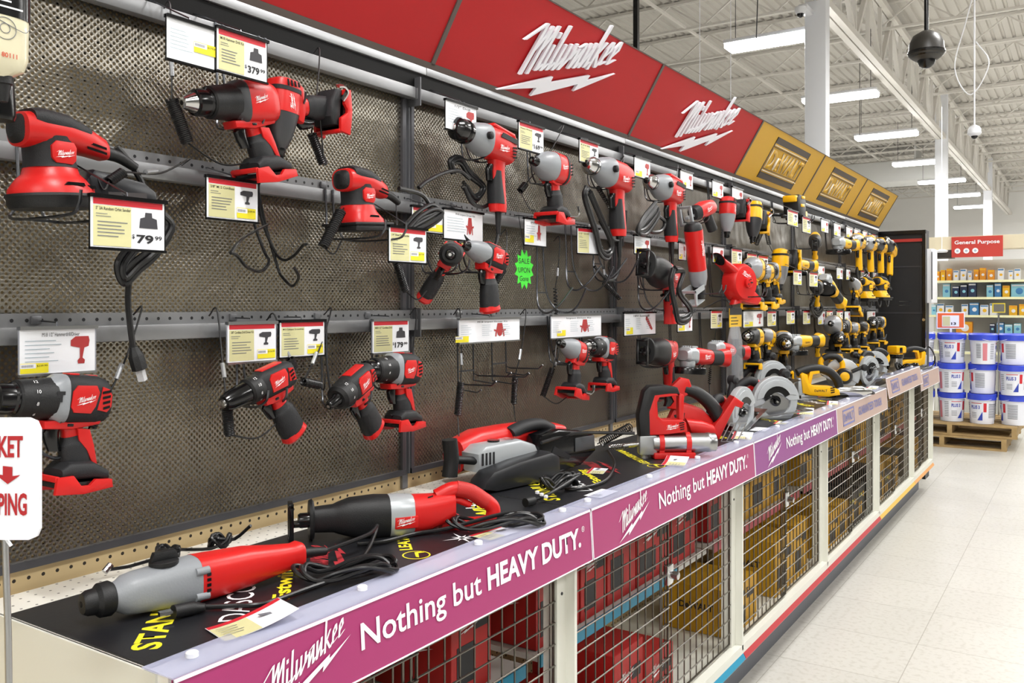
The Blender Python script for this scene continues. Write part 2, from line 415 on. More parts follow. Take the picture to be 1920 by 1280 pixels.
# ------------------------------------------------------------------ the tool wall
def perf_mat():
    m = bpy.data.materials.new('perforated_steel'); m.use_nodes = True; nt = m.node_tree; b = nt.nodes['Principled BSDF']
    b.inputs['Base Color'].default_value = lin('#989389'); b.inputs['Metallic'].default_value = 0.95; b.inputs['Roughness'].default_value = 0.32
    tc = nt.nodes.new('ShaderNodeTexCoord'); sp = nt.nodes.new('ShaderNodeSeparateXYZ'); nt.links.new(tc.outputs['Object'], sp.inputs[0])
    def M(op, a, b_=None, c=None):
        n = nt.nodes.new('ShaderNodeMath'); n.operation = op
        for i, v in enumerate((a, b_, c)):
            if v is None: continue
            if isinstance(v, (int, float)): n.inputs[i].default_value = v
            else: nt.links.new(v, n.inputs[i])
        return n.outputs[0]
    p = 0.0127
    def lattice(off):
        a = M('SUBTRACT', M('FRACT', M('ADD', M('DIVIDE', sp.outputs[1], p), 100.0 + off)), 0.5)
        c = M('SUBTRACT', M('FRACT', M('ADD', M('DIVIDE', sp.outputs[2], p), 100.0 + off)), 0.5)
        return M('SQRT', M('ADD', M('MULTIPLY', a, a), M('MULTIPLY', c, c)))
    d = M('MINIMUM', lattice(0.0), lattice(0.5))
    hole = M('GREATER_THAN', d, 0.215)          # 1 = steel, 0 = hole
    nt.links.new(hole, b.inputs['Alpha'])
    n = nt.nodes.new('ShaderNodeTexNoise'); n.inputs['Scale'].default_value = 5.5; n.inputs['Detail'].default_value = 2
    nt.links.new(tc.outputs['Object'], n.inputs['Vector'])
    rim = M('SMOOTH_MIN', d, 0.36, 0.05)
    h = M('ADD', M('MULTIPLY', n.outputs['Fac'], 12.0), M('MULTIPLY', rim, 1.2))
    bp = nt.nodes.new('ShaderNodeBump'); bp.inputs['Strength'].default_value = 0.8; bp.inputs['Distance'].default_value = 0.002
    nt.links.new(h, bp.inputs['Height']); nt.links.new(bp.outputs['Normal'], b.inputs['Normal'])
    return m
PERF = perf_mat()
def pegboard_mat(name, c1, c2, p=0.0254, rr=0.11, rough=.6):
    m = bpy.data.materials.new(name); m.use_nodes = True; nt = m.node_tree; b = nt.nodes['Principled BSDF']; b.inputs['Roughness'].default_value = rough
    tc = nt.nodes.new('ShaderNodeTexCoord'); sp = nt.nodes.new('ShaderNodeSeparateXYZ'); nt.links.new(tc.outputs['Object'], sp.inputs[0])
    def M(op, a, b_=None):
        n = nt.nodes.new('ShaderNodeMath'); n.operation = op
        for i, v in enumerate((a, b_)):
            if v is None: continue
            if isinstance(v, (int, float)): n.inputs[i].default_value = v
            else: nt.links.new(v, n.inputs[i])
        return n.outputs[0]
    def fr(o): return M('SUBTRACT', M('FRACT', M('ADD', M('DIVIDE', o, p), 100.25)), 0.5)
    # holes drilled in the board, seen on whichever two axes the face spans
    ax = fr(sp.outputs[1]); az = fr(M('ADD', sp.outputs[2], sp.outputs[0]))
    d = M('SQRT', M('ADD', M('MULTIPLY', ax, ax), M('MULTIPLY', az, az)))
    g = M('GREATER_THAN', d, rr)
    mx = nt.nodes.new('ShaderNodeMix'); mx.data_type = 'RGBA'; nt.links.new(g, mx.inputs[0]); mx.inputs[6].default_value = lin(c2); mx.inputs[7].default_value = lin(c1)
    nt.links.new(mx.outputs[2], b.inputs['Base Color']); return m
BEIGE = pegboard_mat('beige_pegboard', '#d9c193', '#2a2118', rr=.13)
WPEG = pegboard_mat('white_punched_steel', '#e6e3da', '#4c4a45', rr=.09, rough=.35)
bm = BM(); box(bm, (-.03, SEAMS[0], .12), (-.012, YEND, 2.42)); struct(mesh('wall_rack', bm, BEIGE, smooth=False), 'beige pegboard back of the gondola behind the steel panels')
PANELNM = ['far left edge', 'behind the random orbit sander', 'behind the impact drivers in the middle', 'behind the red rotary cutter', 'behind the red blower', 'behind the yellow corded grinder', 'last, next to the black cabinet']
for i in range(7):
    y0, y1 = SEAMS[i] + .012, SEAMS[i+1] - .012
    r = root('perforated_panel', 'perforated steel panel, %s' % PANELNM[i], 'metal panel', 'perforated steel wall panels', (0, 0, 0))
    bm = BM(); N = 1
    vs = [bm.verts.new(p) for p in ((0, y0, BOARD0), (0, y1, BOARD0), (0, y1, RAILZ[2] + .06), (0, y0, RAILZ[2] + .06))]; bm.faces.new(vs)
    bm.faces.new([bm.verts.new(p) for p in ((-.0014, y0, BOARD0), (-.0014, y1, BOARD0), (-.0014, y1, RAILZ[2] + .06), (-.0014, y0, RAILZ[2] + .06))])
    mesh('sheet', bm, PERF, r, smooth=False)
    bm = BM(); box(bm, (-.004, y0, BOARD0), (.010, y1, BOARD0 + .014)); box(bm, (-.004, y0, BOARD0), (.008, y0 + .012, RAILZ[2])); box(bm, (-.004, y1 - .012, BOARD0), (.008, y1, RAILZ[2]))
    mesh('frame', bm, mat('dark_frame', '#5c5c60', .4, .6), r, smooth=False)
for i in range(1, 8):
    y = SEAMS[i]; bm = BM()
    box(bm, (-.012, y - .011, DECK), (-.004, y + .011, RAILZ[2] + .12)); box(bm, (-.004, y - .012, BOARD0), (.004, y - .006, RAILZ[2] + .1)); box(bm, (-.004, y + .006, BOARD0), (.004, y + .012, RAILZ[2] + .1))
    tag(mesh('slotted_upright', bm, mat('upright_steel', '#7d7e82', .35, .6), smooth=False), 'dark slotted steel upright at the %s panel joint from the left' % ORD[i-1], 'upright', 'dark slotted uprights')
RN = ['lowest', 'middle', 'top']
for k, rz in enumerate(RAILZ):
    for i in range(7):
        y0, y1 = SEAMS[i] + .004, SEAMS[i+1] - .004
        r = root('hang_rail', '%s steel hang rail on the panel %s' % (RN[k], PANELNM[i]), 'rail', 'steel hang rails on the tool wall', (0, 0, rz))
        bm = BM(); box(bm, (.012, y0, .0), (.036, y1, .030), bev=.002); mesh('bar', bm, RSTL, r)
        bm = BM(); box(bm, (.004, y0, .028), (.016, y1, .053)); mesh('flange', bm, STL if k == 2 else mat('flange_steel', '#929395', .38, .5), r, smooth=False)
        bm = BM(); nh = int((y1 - y0) / .0254)
        for j in range(nh):
            yy = y0 + .02 + j * .0254
            vs = [bm.verts.new((.0163, yy + .0034 * math.cos(2*PI*q/8), .041 + .0034 * math.sin(2*PI*q/8))) for q in range(8)]; bm.faces.new(vs)
        mesh('hole_row', bm, BPR, r, smooth=False)
    for i in range(1, 7):
        y = SEAMS[i]; bm = BM(); box(bm, (.0, y + .005, rz - .018), (.044, y + .009, rz + .058))
        tag(mesh('rail_bracket', bm, mat('bracket_steel', '#6c6d70', .4, .6), smooth=False), '%s rail bracket at the %s panel joint' % (RN[k], ORD[i-1]), 'bracket', 'steel rail brackets')
# canopy strips and slanted headers
CANT = .0
for i in range(7):
    y0, y1 = SEAMS[i] + .05, SEAMS[i+1] + .05
    if i == 6: y1 = 7.97
    hz = HC + .652
    r = root('canopy_trim', 'silver trim strip under the header, %s panel from the left' % ORD[i], 'trim strip', 'silver header trim strips', (0, 0, 0))
    bm = BM(); box(bm, (.012, y0 + .001, hz - .032), (.03, y1 - .001, hz - .011), bev=.002); mesh('strip', bm, mat('satin_aluminium', '#b4b6b9', .38, .8), r)
    bm = BM(); box(bm, (-.01, y0, hz - .070), (.024, y1, hz - .034)); mesh('recess', bm, mat('recess_black', '#060606', .6, spec=.2), r, smooth=False)
def header(i, kind, lb):
    y0, y1 = SEAMS[i] + .07, SEAMS[i+1] + .07
    if i == 6: y1 = 7.97
    r = root('header_sign', lb, 'sign', 'slanted header signs', (.03, y0, HC + .652))
    up = Vector((.15, 0, .256)).normalized(); W = y1 - y0; Lh = .297
    nrm = Vector((0, 1, 0)).cross(up)
    M = frame((0, 0, 0), (0, 1, 0), up)
    base = {'red': mat('header_red', '#b5181d', .5, spec=.3), 'yellow': mat('header_yellow', '#cf9f16', .45)}[kind if kind == 'yellow' else 'red']
    bm = BM(); box(bm, (.003, .006, -.022), (W - .003, Lh, 0), M=M); mesh('panel', bm, base, r, smooth=False)
    bm = BM(); fr = mat('header_frame', '#5d5450', .45, .3)
    box(bm, (0, -.012, -.024), (W, .006, .004), M=M); box(bm, (0, 0, -.023), (.008, Lh, .004), M=M); box(bm, (W - .008, 0, -.023), (W, Lh, .004), M=M); box(bm, (0, Lh, -.023), (W, Lh + .004, .003), M=M)
    mesh('frame', bm, fr, r, smooth=False)
    o = M @ Vector((.30, .0, .004))
    if kind == 'logo':
        logo(mat('raised_white', '#eef0f8', .45), r, o, (0, 1, 0), up, width=.63, thick=.009)
    if kind == 'yellow':
        gp = mat('header_brown_print', '#453b36', .5); ww, hh = .64, .232; x0 = (W - ww) / 2 + (.02 if W > 1.1 else 0); yb = .032
        if W < 1.1: x0 = .22
        bm = BM()
        box(bm, (x0, yb, 0), (x0 + ww, yb + .034, .002), M=M); box(bm, (x0, yb + hh - .034, 0), (x0 + ww, yb + hh, .002), M=M)
        box(bm, (x0, yb, 0), (x0 + .012, yb + hh, .002), M=M); box(bm, (x0 + ww - .012, yb, 0), (x0 + ww, yb + hh, .002), M=M)
        box(bm, (x0 + .02, yb + .052, 0), (x0 + ww - .02, yb + .056, .002), M=M); box(bm, (x0 + .02, yb + hh - .056, 0), (x0 + ww - .02, yb + hh - .052, .002), M=M)
        mesh('border', bm, gp, r, smooth=False)
        LM = [mat('raised_yellow', '#d9a81c', .45), mat('raised_edge', '#efeadc', .4)]
        put_text('D', LM, r, M @ Vector((x0 + .026, yb + .060, .001)), (0,1,0), up, width=.100, height=.106, bold=.03, thick=.006)
        put_text('WALT', LM, r, M @ Vector((x0 + .205, yb + .062, .001)), (0,1,0), up, width=ww - .23, height=.106, bold=.03, thick=.006)
        put_text('E', LM, r, M @ Vector((x0 + .145, yb + .062, .001)), (0,1,0), up, width=.045, height=.072, bold=.02, thick=.014, name='small_letter')
        bm = BM(); box(bm, (x0 + .012, yb + .042, 0), (x0 + ww - .02, yb + .046, .012), M=M); box(bm, (x0 + .012, yb + hh - .046, 0), (x0 + ww - .02, yb + hh - .042, .012), M=M)
        mesh('raised_bar', bm, mat('raised_edge', '#e9e2cf', .4), r, smooth=False)
header(0, 'red', 'plain red slanted header, farthest left and cut by the frame')
header(1, 'red', 'plain red slanted header left of the largest white script wordmark')
header(2, 'logo', 'red slanted header with the largest white script wordmark')
header(3, 'logo', 'red slanted header with the smaller script wordmark beside the yellow headers')
header(4, 'yellow', 'yellow slanted header directly right of the red headers')
header(5, 'yellow', 'middle one of the three yellow slanted headers')
header(6, 'yellow', 'last yellow slanted header at the far end of the rack')

# ------------------------------------------------------------------ counter: cage cabinets, deck, mats, front strips
XF = .485; Z0 = HC - 1.235
CB = [.725, 1.865, 3.085, 4.30, 5.52, 6.74, 7.62]
WST = mat('white_painted_steel', '#dcdcd2', 0.38); KICK = mat('kick_plate', '#5d6068', .5)
CN = ['nearest', 'second', 'third', 'fourth', 'fifth', 'farthest']
WM = mat('cage_wire', '#6b675f', .3, .9)
for i in range(6):
    y0, y1 = CB[i], CB[i+1]
    r = root('cage_cabinet', '%s white steel cabinet with wire mesh doors under the counter' % CN[i], 'cabinet', 'wire mesh cabinets under the counter', (0, y0, 0))
    W = y1 - y0
    bm = BM(); box(bm, (.0, 0, DECK - .02), (XF + .027, W, DECK)); mesh('deck', bm, WPEG, r, smooth=False)
    bm = BM(); box(bm, (.0, .0, Z0 - .02), (XF - .01, W, Z0)); mesh('bottom_shelf', bm, WST, r, smooth=False)
    bm = BM(); box(bm, (.03, .03, Z0 + .33), (.37, W - .03, Z0 + .345)); mesh('shelf', bm, mat('shelf_metal', '#c9c8c2', .4), r, smooth=False)
    cols = [('teal_strip', '#1f87a8'), ('crimson_strip', '#a82334')]
    bm = BM(); box(bm, (.37, .03, Z0 + .318), (.377, W * (.75 if i == 1 else .97), Z0 + .35)); mesh('price_strip', bm, mat(*cols[0 if i < 2 else 1], .4), r, smooth=False)
    if i == 0:
        bm = BM(); box(bm, (0, -.004, Z0 - .02), (XF + .005, .002, DECK)); mesh('end_panel', bm, WST, r, smooth=False)
        bm = BM(); lathe(bm, [(.008, -.012), (.006, -.007)], (.36, 0, DECK - .06), axis='y'); mesh('screw', bm, STL, r)
    # posts
    bm = BM(); box(bm, (XF - .05, W - .055, Z0), (XF - .012, W - .012, DECK - .02)); box(bm, (XF - .05, W - .012, Z0), (XF + .012, W, DECK - .02)); mesh('post', bm, WST, r, smooth=False)
    bm = BM(); box(bm, (XF - .02, 0, Z0 - .02), (XF + .012, W, Z0 + .018)); mesh('bottom_beam', bm, WST, r, smooth=False)
    bm = BM(); lathe(bm, [(.004, 0), (.004, .002)], (XF - .012, W - .033, DECK - .2), axis='x', n=8); mesh('screw', bm, DST, r)
    # doors
    dw = (W - .06) / 2; xw = XF - .012
    for d in range(2):
        a = .012 + d * (dw - .02); b_ = a + dw + .01
        bm = BM(); zt, zb = DECK - .03, Z0 + .03
        xo = xw - d * .008
        tube(bm, [(xo, a, zb), (xo, a, zt), (xo, b_, zt), (xo, b_, zb), (xo, a, zb)], .0038, n=6, smooth=False)
        y = a + .0254 * 1.0
        while y < b_ - .01: tube(bm, [(xo, y, zb), (xo, y, zt)], .0024, n=6, smooth=False); y += .0508
        z = zb + .04
        while z < zt - .01: tube(bm, [(xo + .004, a, z), (xo + .004, b_, z)], .0022, n=6, smooth=False); z += .0508
        dr = mesh('mesh_door', bm, WM, r)
    bm = BM(); box(bm, (xw - .005, W/2 - .03, .62), (xw + .012, W/2 + .01, .68), bev=.003); lathe(bm, [(.012, .01), (.012, .035), (.008, .037)], (xw, W/2 - .01, .65), axis='x'); mesh('lock', bm, CHR, r)
bm = BM(); box(bm, (.0, CB[0], 0.0), (.40, CB[-1] - .05, Z0 - .02)); tag(mesh('kick_base', bm, KICK, smooth=False), 'long dark grey kick base under the white cabinets', 'base')
bcol = [('#1f87a8', 'teal'), ('#1f87a8', 'teal'), ('#b0333a', 'crimson'), ('#b0333a', 'crimson'), ('#d8b04c', 'golden'), ('#d99a5c', 'orange')]
for i in range(6):
    bm = BM(); prism(bm, [(XF - .01, Z0 - .045), (XF + .012, Z0 - .045), (XF + .022, Z0 - .03), (XF + .012, Z0 - .012), (XF - .01, Z0 - .012)], CB[i] + .002, CB[i+1] - .002, axis='y')
    tag(mesh('bumper_strip', bm, mat('bumper_' + bcol[i][1], bcol[i][0], .4)), '%s label strip along the foot of the %s cabinet' % (bcol[i][1], CN[i]), 'edge strip', 'coloured strips along the cabinet foot')
# mats
MATB = mat('printed_black_mat', '#18191d', .42, bump=.08, bscale=90)
for i in range(6):
    y0, y1 = CB[i] + .004, CB[i+1] - .003
    r = root('counter_mat', 'black printed mat on the counter above the %s cabinet' % CN[i], 'mat', 'black printed counter mats', (0, y0, DECK))
    bm = BM(); box(bm, (.10, 0, .0005), (.468, y1 - y0, .003)); mesh('sheet', bm, MATB, r, smooth=False)
    q = math.sqrt(.5); xd = (-q, q, 0); up = (-q, -q, 0); z = .0034; W = y1 - y0
    for s_, m_, xx, yy, w, h, bd in (('STANLEY', YPR, .425, .045, .26, .042, .5), ('DASCO PRO', WHT, .438, .19, .30, .045, 0), ('Estwing', YPR, .425, .30, .20, .038, .5), ('LEATHERMAN', YPR, .40, .635, .26, .026, .4), ('IRWIN', YPR, .43, .92, .20, .05, .5), ('LENOX', WHT, .30, 1.0, .18, .03, .3)):
        if yy + w*.7 > W - .01: w = (W - yy - .02) / .71
        if w < .05: continue
        if xx - w*q < .13: w = (xx - .13) / q
        put_text(s_, m_, r, (xx, yy, z), xd, up, width=w, height=h, bold=.03 if bd else 0.0)
    logo(mat('mat_red_print', '#b03038', .5), r, (.40, .43, z), xd, up, width=.22, ang=0, ysc=1.2)
    if W > 1.0: logo(mat('mat_red_print', '#b03038', .5), r, (.42, .80, z), xd, up, width=.2, ang=0, ysc=1.2)
    bm = BM()
    for q2 in range(4):
        a = q2 * PI / 4 + .3; c, s2 = math.cos(a), math.sin(a); L2 = .045 if q2 % 2 else .025
        bm.faces.new([bm.verts.new((.43 + L2*c, .76 + L2*s2, z)), bm.verts.new((.43 - .004*s2, .76 + .004*c, z)), bm.verts.new((.43 - L2*c, .76 - L2*s2, z)), bm.verts.new((.43 + .004*s2, .76 - .004*c, z))])
    mesh('star_print', bm, WHT, r, smooth=False)
    bm = BM()
    for q2 in range(20):
        a0, a1 = q2 * PI / 10, (q2 + 1) * PI / 10
        bm.faces.new([bm.verts.new((.43 + k_*math.cos(t), .61 + k_*math.sin(t), z)) for k_, t in ((.028, a0), (.028, a1), (.025, a1), (.025, a0))])
    for (p1, p2, p3, p4) in (((.445, .60), (.437, .60), (.415, .622), (.425, .622)), ((.425, .622), (.415, .622), (.425, .64), (.432, .634))): bm.faces.new([bm.verts.new((x_, y_, z)) for x_, y_ in (p1, p2, p3, p4)])
    mesh('ring_print', bm, YPR, r, smooth=False)
# clear price channel along the front edge and the printed front strips
PURP = mat('purple_sign_print', '#a02c68', .4); PURP2 = mat('purple_sign_print_dark', '#863480', .4); PEACH = mat('faded_peach_print', '#b89e94', .45)
VB = [.715, 1.865, 3.085, 4.30, 5.52, 6.74, 7.64]
WP2 = mat('clip_white', '#f4f6fb', .4)
for i in range(6):
    y0, y1 = VB[i] + .002, VB[i+1] - .002; W = y1 - y0
    kinds = ['purple counter front strip, nearest and largest', 'purple counter front strip, second from the left', 'purple counter front strip ending at the peach strips', 'peach counter front strip right after the last purple one', 'tilted peach counter front strip, second to last', 'peach counter front strip at the far end']
    r = root('front_sign', kinds[i], 'sign', None, (0, y0, DECK), rot=(0, 0, 0))
    if i == 4: r.rotation_euler = (0, math.radians(-6), 0)
    bm = BM(); box(bm, (.466, 0, .004), (.530, W, .006)); box(bm, (.530, 0, -.006), (.5325, W, .006)); mesh('clear_channel', bm, glassy('channel_plastic', '#cfd3ee', .45, .12), r, smooth=False)
    bm = BM(); prism(bm, [(.530, .003), (.533, .004), (.5405, -.116), (.5375, -.117)], 0, W, axis='y'); mesh('board', bm, [PURP, PURP, PURP2, PEACH, PEACH, PEACH][i], r, smooth=False)
    dn = Vector((.0075, 0, -.12)).normalized(); up = -dn
    M = frame((.5335, 0, .004), (0, 1, 0), up)
    bm = BM(); box(bm, (0, -.005, .0), (W, .0, .0012), M=M); box(bm, (0, -.1215, .0), (W, -.1190, .0012), M=M); box(bm, (0, -.120, 0), (.002, 0, .0012), M=M); box(bm, (W-.002, -.120, 0), (W, 0, .0012), M=M); mesh('edging', bm, WP2, r, smooth=False)
    bm = BM()
    for q in range(4): lathe(bm, [(.009, .006), (.009, .012), (.007, .0135)], (.492, .06 + q * (W - .12) / 3, 0), n=14)
    mesh('push_pin', bm, WP2, r)
    if i < 3:
        sh = -.04 if i == 0 else 0.0
        logo(WHT, r, M @ Vector((.135, -.113, .001)), (0, 1, 0), up, width=.205, ang=19, ysc=.95, boltdrop=.0)
        put_text('Nothing but', WHT, r, M @ Vector((.39 + sh, -.090, .001)), (0,1,0), up, width=.34, height=.058, bold=.012)
        put_text('HEAVY DUTY.', WHT, r, M @ Vector((.752 + sh, -.077, .001)), (0,1,0), up, width=.38, height=.046, bold=.035, name='bold_lettering')
        put_text('®', WHT, r, M @ Vector((1.138 + sh, -.045, .001)), (0,1,0), up, height=.014)
    else:
        fb = mat('faded_blue_print', '#7378b0', .5)
        bm = BM(); 
        for a, b_, c, d in ((.12, -.10, .36, -.092), (.12, -.03, .36, -.022), (.12, -.10, .128, -.022), (.352, -.10, .36, -.022)): box(bm, (a, b_, 0), (c, d, .001), M=M)
        mesh('border', bm, fb, r, smooth=False)
        put_text('DeWALT', fb, r, M @ Vector((.14, -.083, .001)), (0,1,0), up, width=.2, height=.042, bold=.02)
        if W > 1.0: put_text('GUARANTEED TOUGH.', fb, r, M @ Vector((.46, -.083, .001)), (0,1,0), up, width=.6, height=.044, bold=.02)
# far black cabinet standing at the end of the rack
r = root('black_cabinet', 'tall matt black cabinet with a red header strip at the end of the rack', 'cabinet', None, (0, 8.05, 0))
BC = mat('matt_black_panel', '#17171a', .5)
bm = BM(); box(bm, (-.05, 0, 0), (.385, .16, 2.08)); mesh('body', bm, BC, r, smooth=False)
bm = BM(); box(bm, (-.05, -.02, 1.985), (.36, .0, 2.01)); mesh('red_strip', bm, mat('strip_red', '#b8322c', .4), r, smooth=False)
bm = BM(); box(bm, (-.05, -.025, 2.05), (.385, 0, 2.08)); box(bm, (.36, -.03, 0), (.385, 0, 2.08)); mesh('frame', bm, SHB, r, smooth=False)
bm = BM()
for z in (1.77, 1.38, 1.0): box(bm, (-.05, -.006, z), (.355, -.002, z + .012))
box(bm, (.345, -.01, 1.38), (.351, 0, 1.95)); mesh('door_edge', bm, mat('door_edge_grey', '#3a3a3f', .3), r, smooth=False)
bm = BM(); lathe(bm, [(.012, -.012), (.012, -.002)], (.372, -.03, 1.33), axis='y', n=12); mesh('lock', bm, CHR, r)
r = root('white_door_panel', 'tall curved white appliance door just right of the black cabinet', 'door', None, (0, 0, 0))
bm = BM(); prism(bm, [(.375, 8.10), (.418, 8.10), (.438, 8.14), (.434, 8.32), (.375, 8.32)], 1.47, 1.925, axis='z', bev=.005); mesh('door', bm, WPL, r)
bm = BM(); box(bm, (.421, 8.092, 1.50), (.427, 8.104, 1.90), bev=.002); mesh('handle', bm, DST, r)
bm = BM(); box(bm, (.36, 8.2, 1.52), (.376, 8.24, 1.56)); box(bm, (.36, 8.2, 1.82), (.376, 8.24, 1.86)); mesh('hinge', bm, DST, r, smooth=False)
# ------------------------------------------------------------------ tool builders (nose along -Y, up +Z, badge side +X)
PR = dict(main=RED, dark=GRP, gear=GRY, txt=WHT, word=None)
PB = dict(main=RED, dark=GRP, gear=mat('charcoal_casting', '#3b3c3f', .4), txt=WHT, word=None)
PY = dict(main=YEL, dark=BLK, gear=mat('silver_casting', '#9b9da1', .35, .3), txt=BPR, word='DeWALT')
PK = dict(main=YEL, dark=BLK, gear=mat('charcoal_casting2', '#2f3033', .4), txt=BPR, word='DeWALT')
def badge(r, pal, x, y, z, w, ang=0, name='wordmark', sc=1.0):
    if pal['word']: put_text(pal['word'], pal['txt'], r, (x, y, z), (0, math.cos(ang), math.sin(ang)), (0, -math.sin(ang), math.cos(ang)), width=w, bold=.02, name=name)
    else: logo(pal['txt'], r, (x, y, z), (0, math.cos(ang), math.sin(ang)), (0, -math.sin(ang), math.cos(ang)), width=w, ang=8, name=name)
def P_(r, name, f, m, **k):
    bm = BM(); f(bm); return mesh(name, bm, m, r, **k)
def battery_foot(r, pal, y0, y1, z, w=.037):
    # hollow battery base: dark saddle, coloured rails around an empty slot
    P_(r, 'foot_saddle', lambda b: loft(b, [(y0+.016, z+.014, w*.8, .010, 0, 4), (y0+.03, z+.020, w*.92, .016, 0, 4), (y1-.03, z+.020, w*.92, .016, 0, 4), (y1, z+.010, w*.8, .010, 0, 4)]), pal['dark'])
    def f(b):
        for sx in (-1, 1):
            prism(b, [(y0, z-.016), (y0+.002, z+.012), (y0+.03, z+.014), (y0+.045, z-.004), (y1-.04, z-.004), (y1-.03, z+.006), (y1, z+.004), (y1+.003, z-.010), (y0+.05, z-.018)], sx*w-.004, sx*w+.004, bev=.001)
        box(b, (-w, y0, z+.004), (w, y0+.008, z+.014), .002); box(b, (-w, y1-.01, z-.010), (w, y1+.002, z+.004), .002)
    P_(r, 'battery_foot', f, pal['main'])
    P_(r, 'battery_slot', lambda b: box(b, (-w+.004, y0+.006, z-.006), (w-.004, y1-.006, z+.002)), SHB)
def screws(r, pts, x=.034):
    def f(b):
        for y, z in pts: lathe(b, [(.0028, x-.002), (.0028, x+.001)], (0, y, z), axis='x', n=8)
    P_(r, 'screw', f, SHB)
def vents(r, y, z, n=4, w=.016, dz=.008, x=.0345, slant=.003):
    def f(b):
        for i in range(n): prism(b, [(y+i*slant/3, z - i*dz), (y+w, z - i*dz + slant), (y+w, z - i*dz + slant - dz*.5), (y+i*slant/3, z - i*dz - dz*.5)], x, x+.0012)
    P_(r, 'vent', f, SHB)
def grip(r, pal, top, bot, tw, bw, red=True, ribs=True, e=2.6):
    """top/bot = (y,z); tw/bw = (half x, half y)"""
    (ty, tz), (by, bz) = top, bot; ang = 90 + math.degrees(math.atan2(by-ty, tz-bz)) * -1
    def S(t, k=1.0):
        y = ty+(by-ty)*t; z = tz+(bz-tz)*t
        m = 1 + .10*math.sin(PI*t*1.0) - .16*math.sin(PI*min(1, t*2.6))*(t < .385)
        return (y, z, (tw[0]+(bw[0]-tw[0])*t)*k*m, (tw[1]+(bw[1]-tw[1])*t)*k*m, ang, e)
    if red: P_(r, 'handle', lambda b: loft(b, [S(t/8, .93) for t in range(9)]), pal['main'])
    def f(b):
        secs = []
        for i in range(25 if ribs else 9):
            t = .22 + .78*i/(24 if ribs else 8); s = list(S(t, 1.0))
            if ribs and .35 < t < .95: s[2] *= 1 + .02*(i % 2); s[3] *= 1 + .03*(i % 2)
            secs.append(tuple(s))
        loft(b, secs, n=20)
    P_(r, 'grip', f, pal['dark'])
def trigger(r, y, z, s=1.0, m=SHB):
    P_(r, 'trigger', lambda b: loft(b, [(y, z+.018*s, .008*s, .010*s, 90), (y-.004*s, z+.008*s, .0085*s, .013*s, 90), (y-.002*s, z-.006*s, .0085*s, .011*s, 90), (y+.004*s, z-.020*s, .007*s, .010*s, 90)], n=14), m)
def clutch_nums(r, y, rad):
    for i, s in enumerate(('12', '10', '8', '6')):
        a = math.radians(52 - i*34)
        put_text(s, WHT, r, (math.cos(a)*rad, y, math.sin(a)*rad), (0, 1, 0), (-math.sin(a), 0, math.cos(a)), height=.006, name='clutch_number')
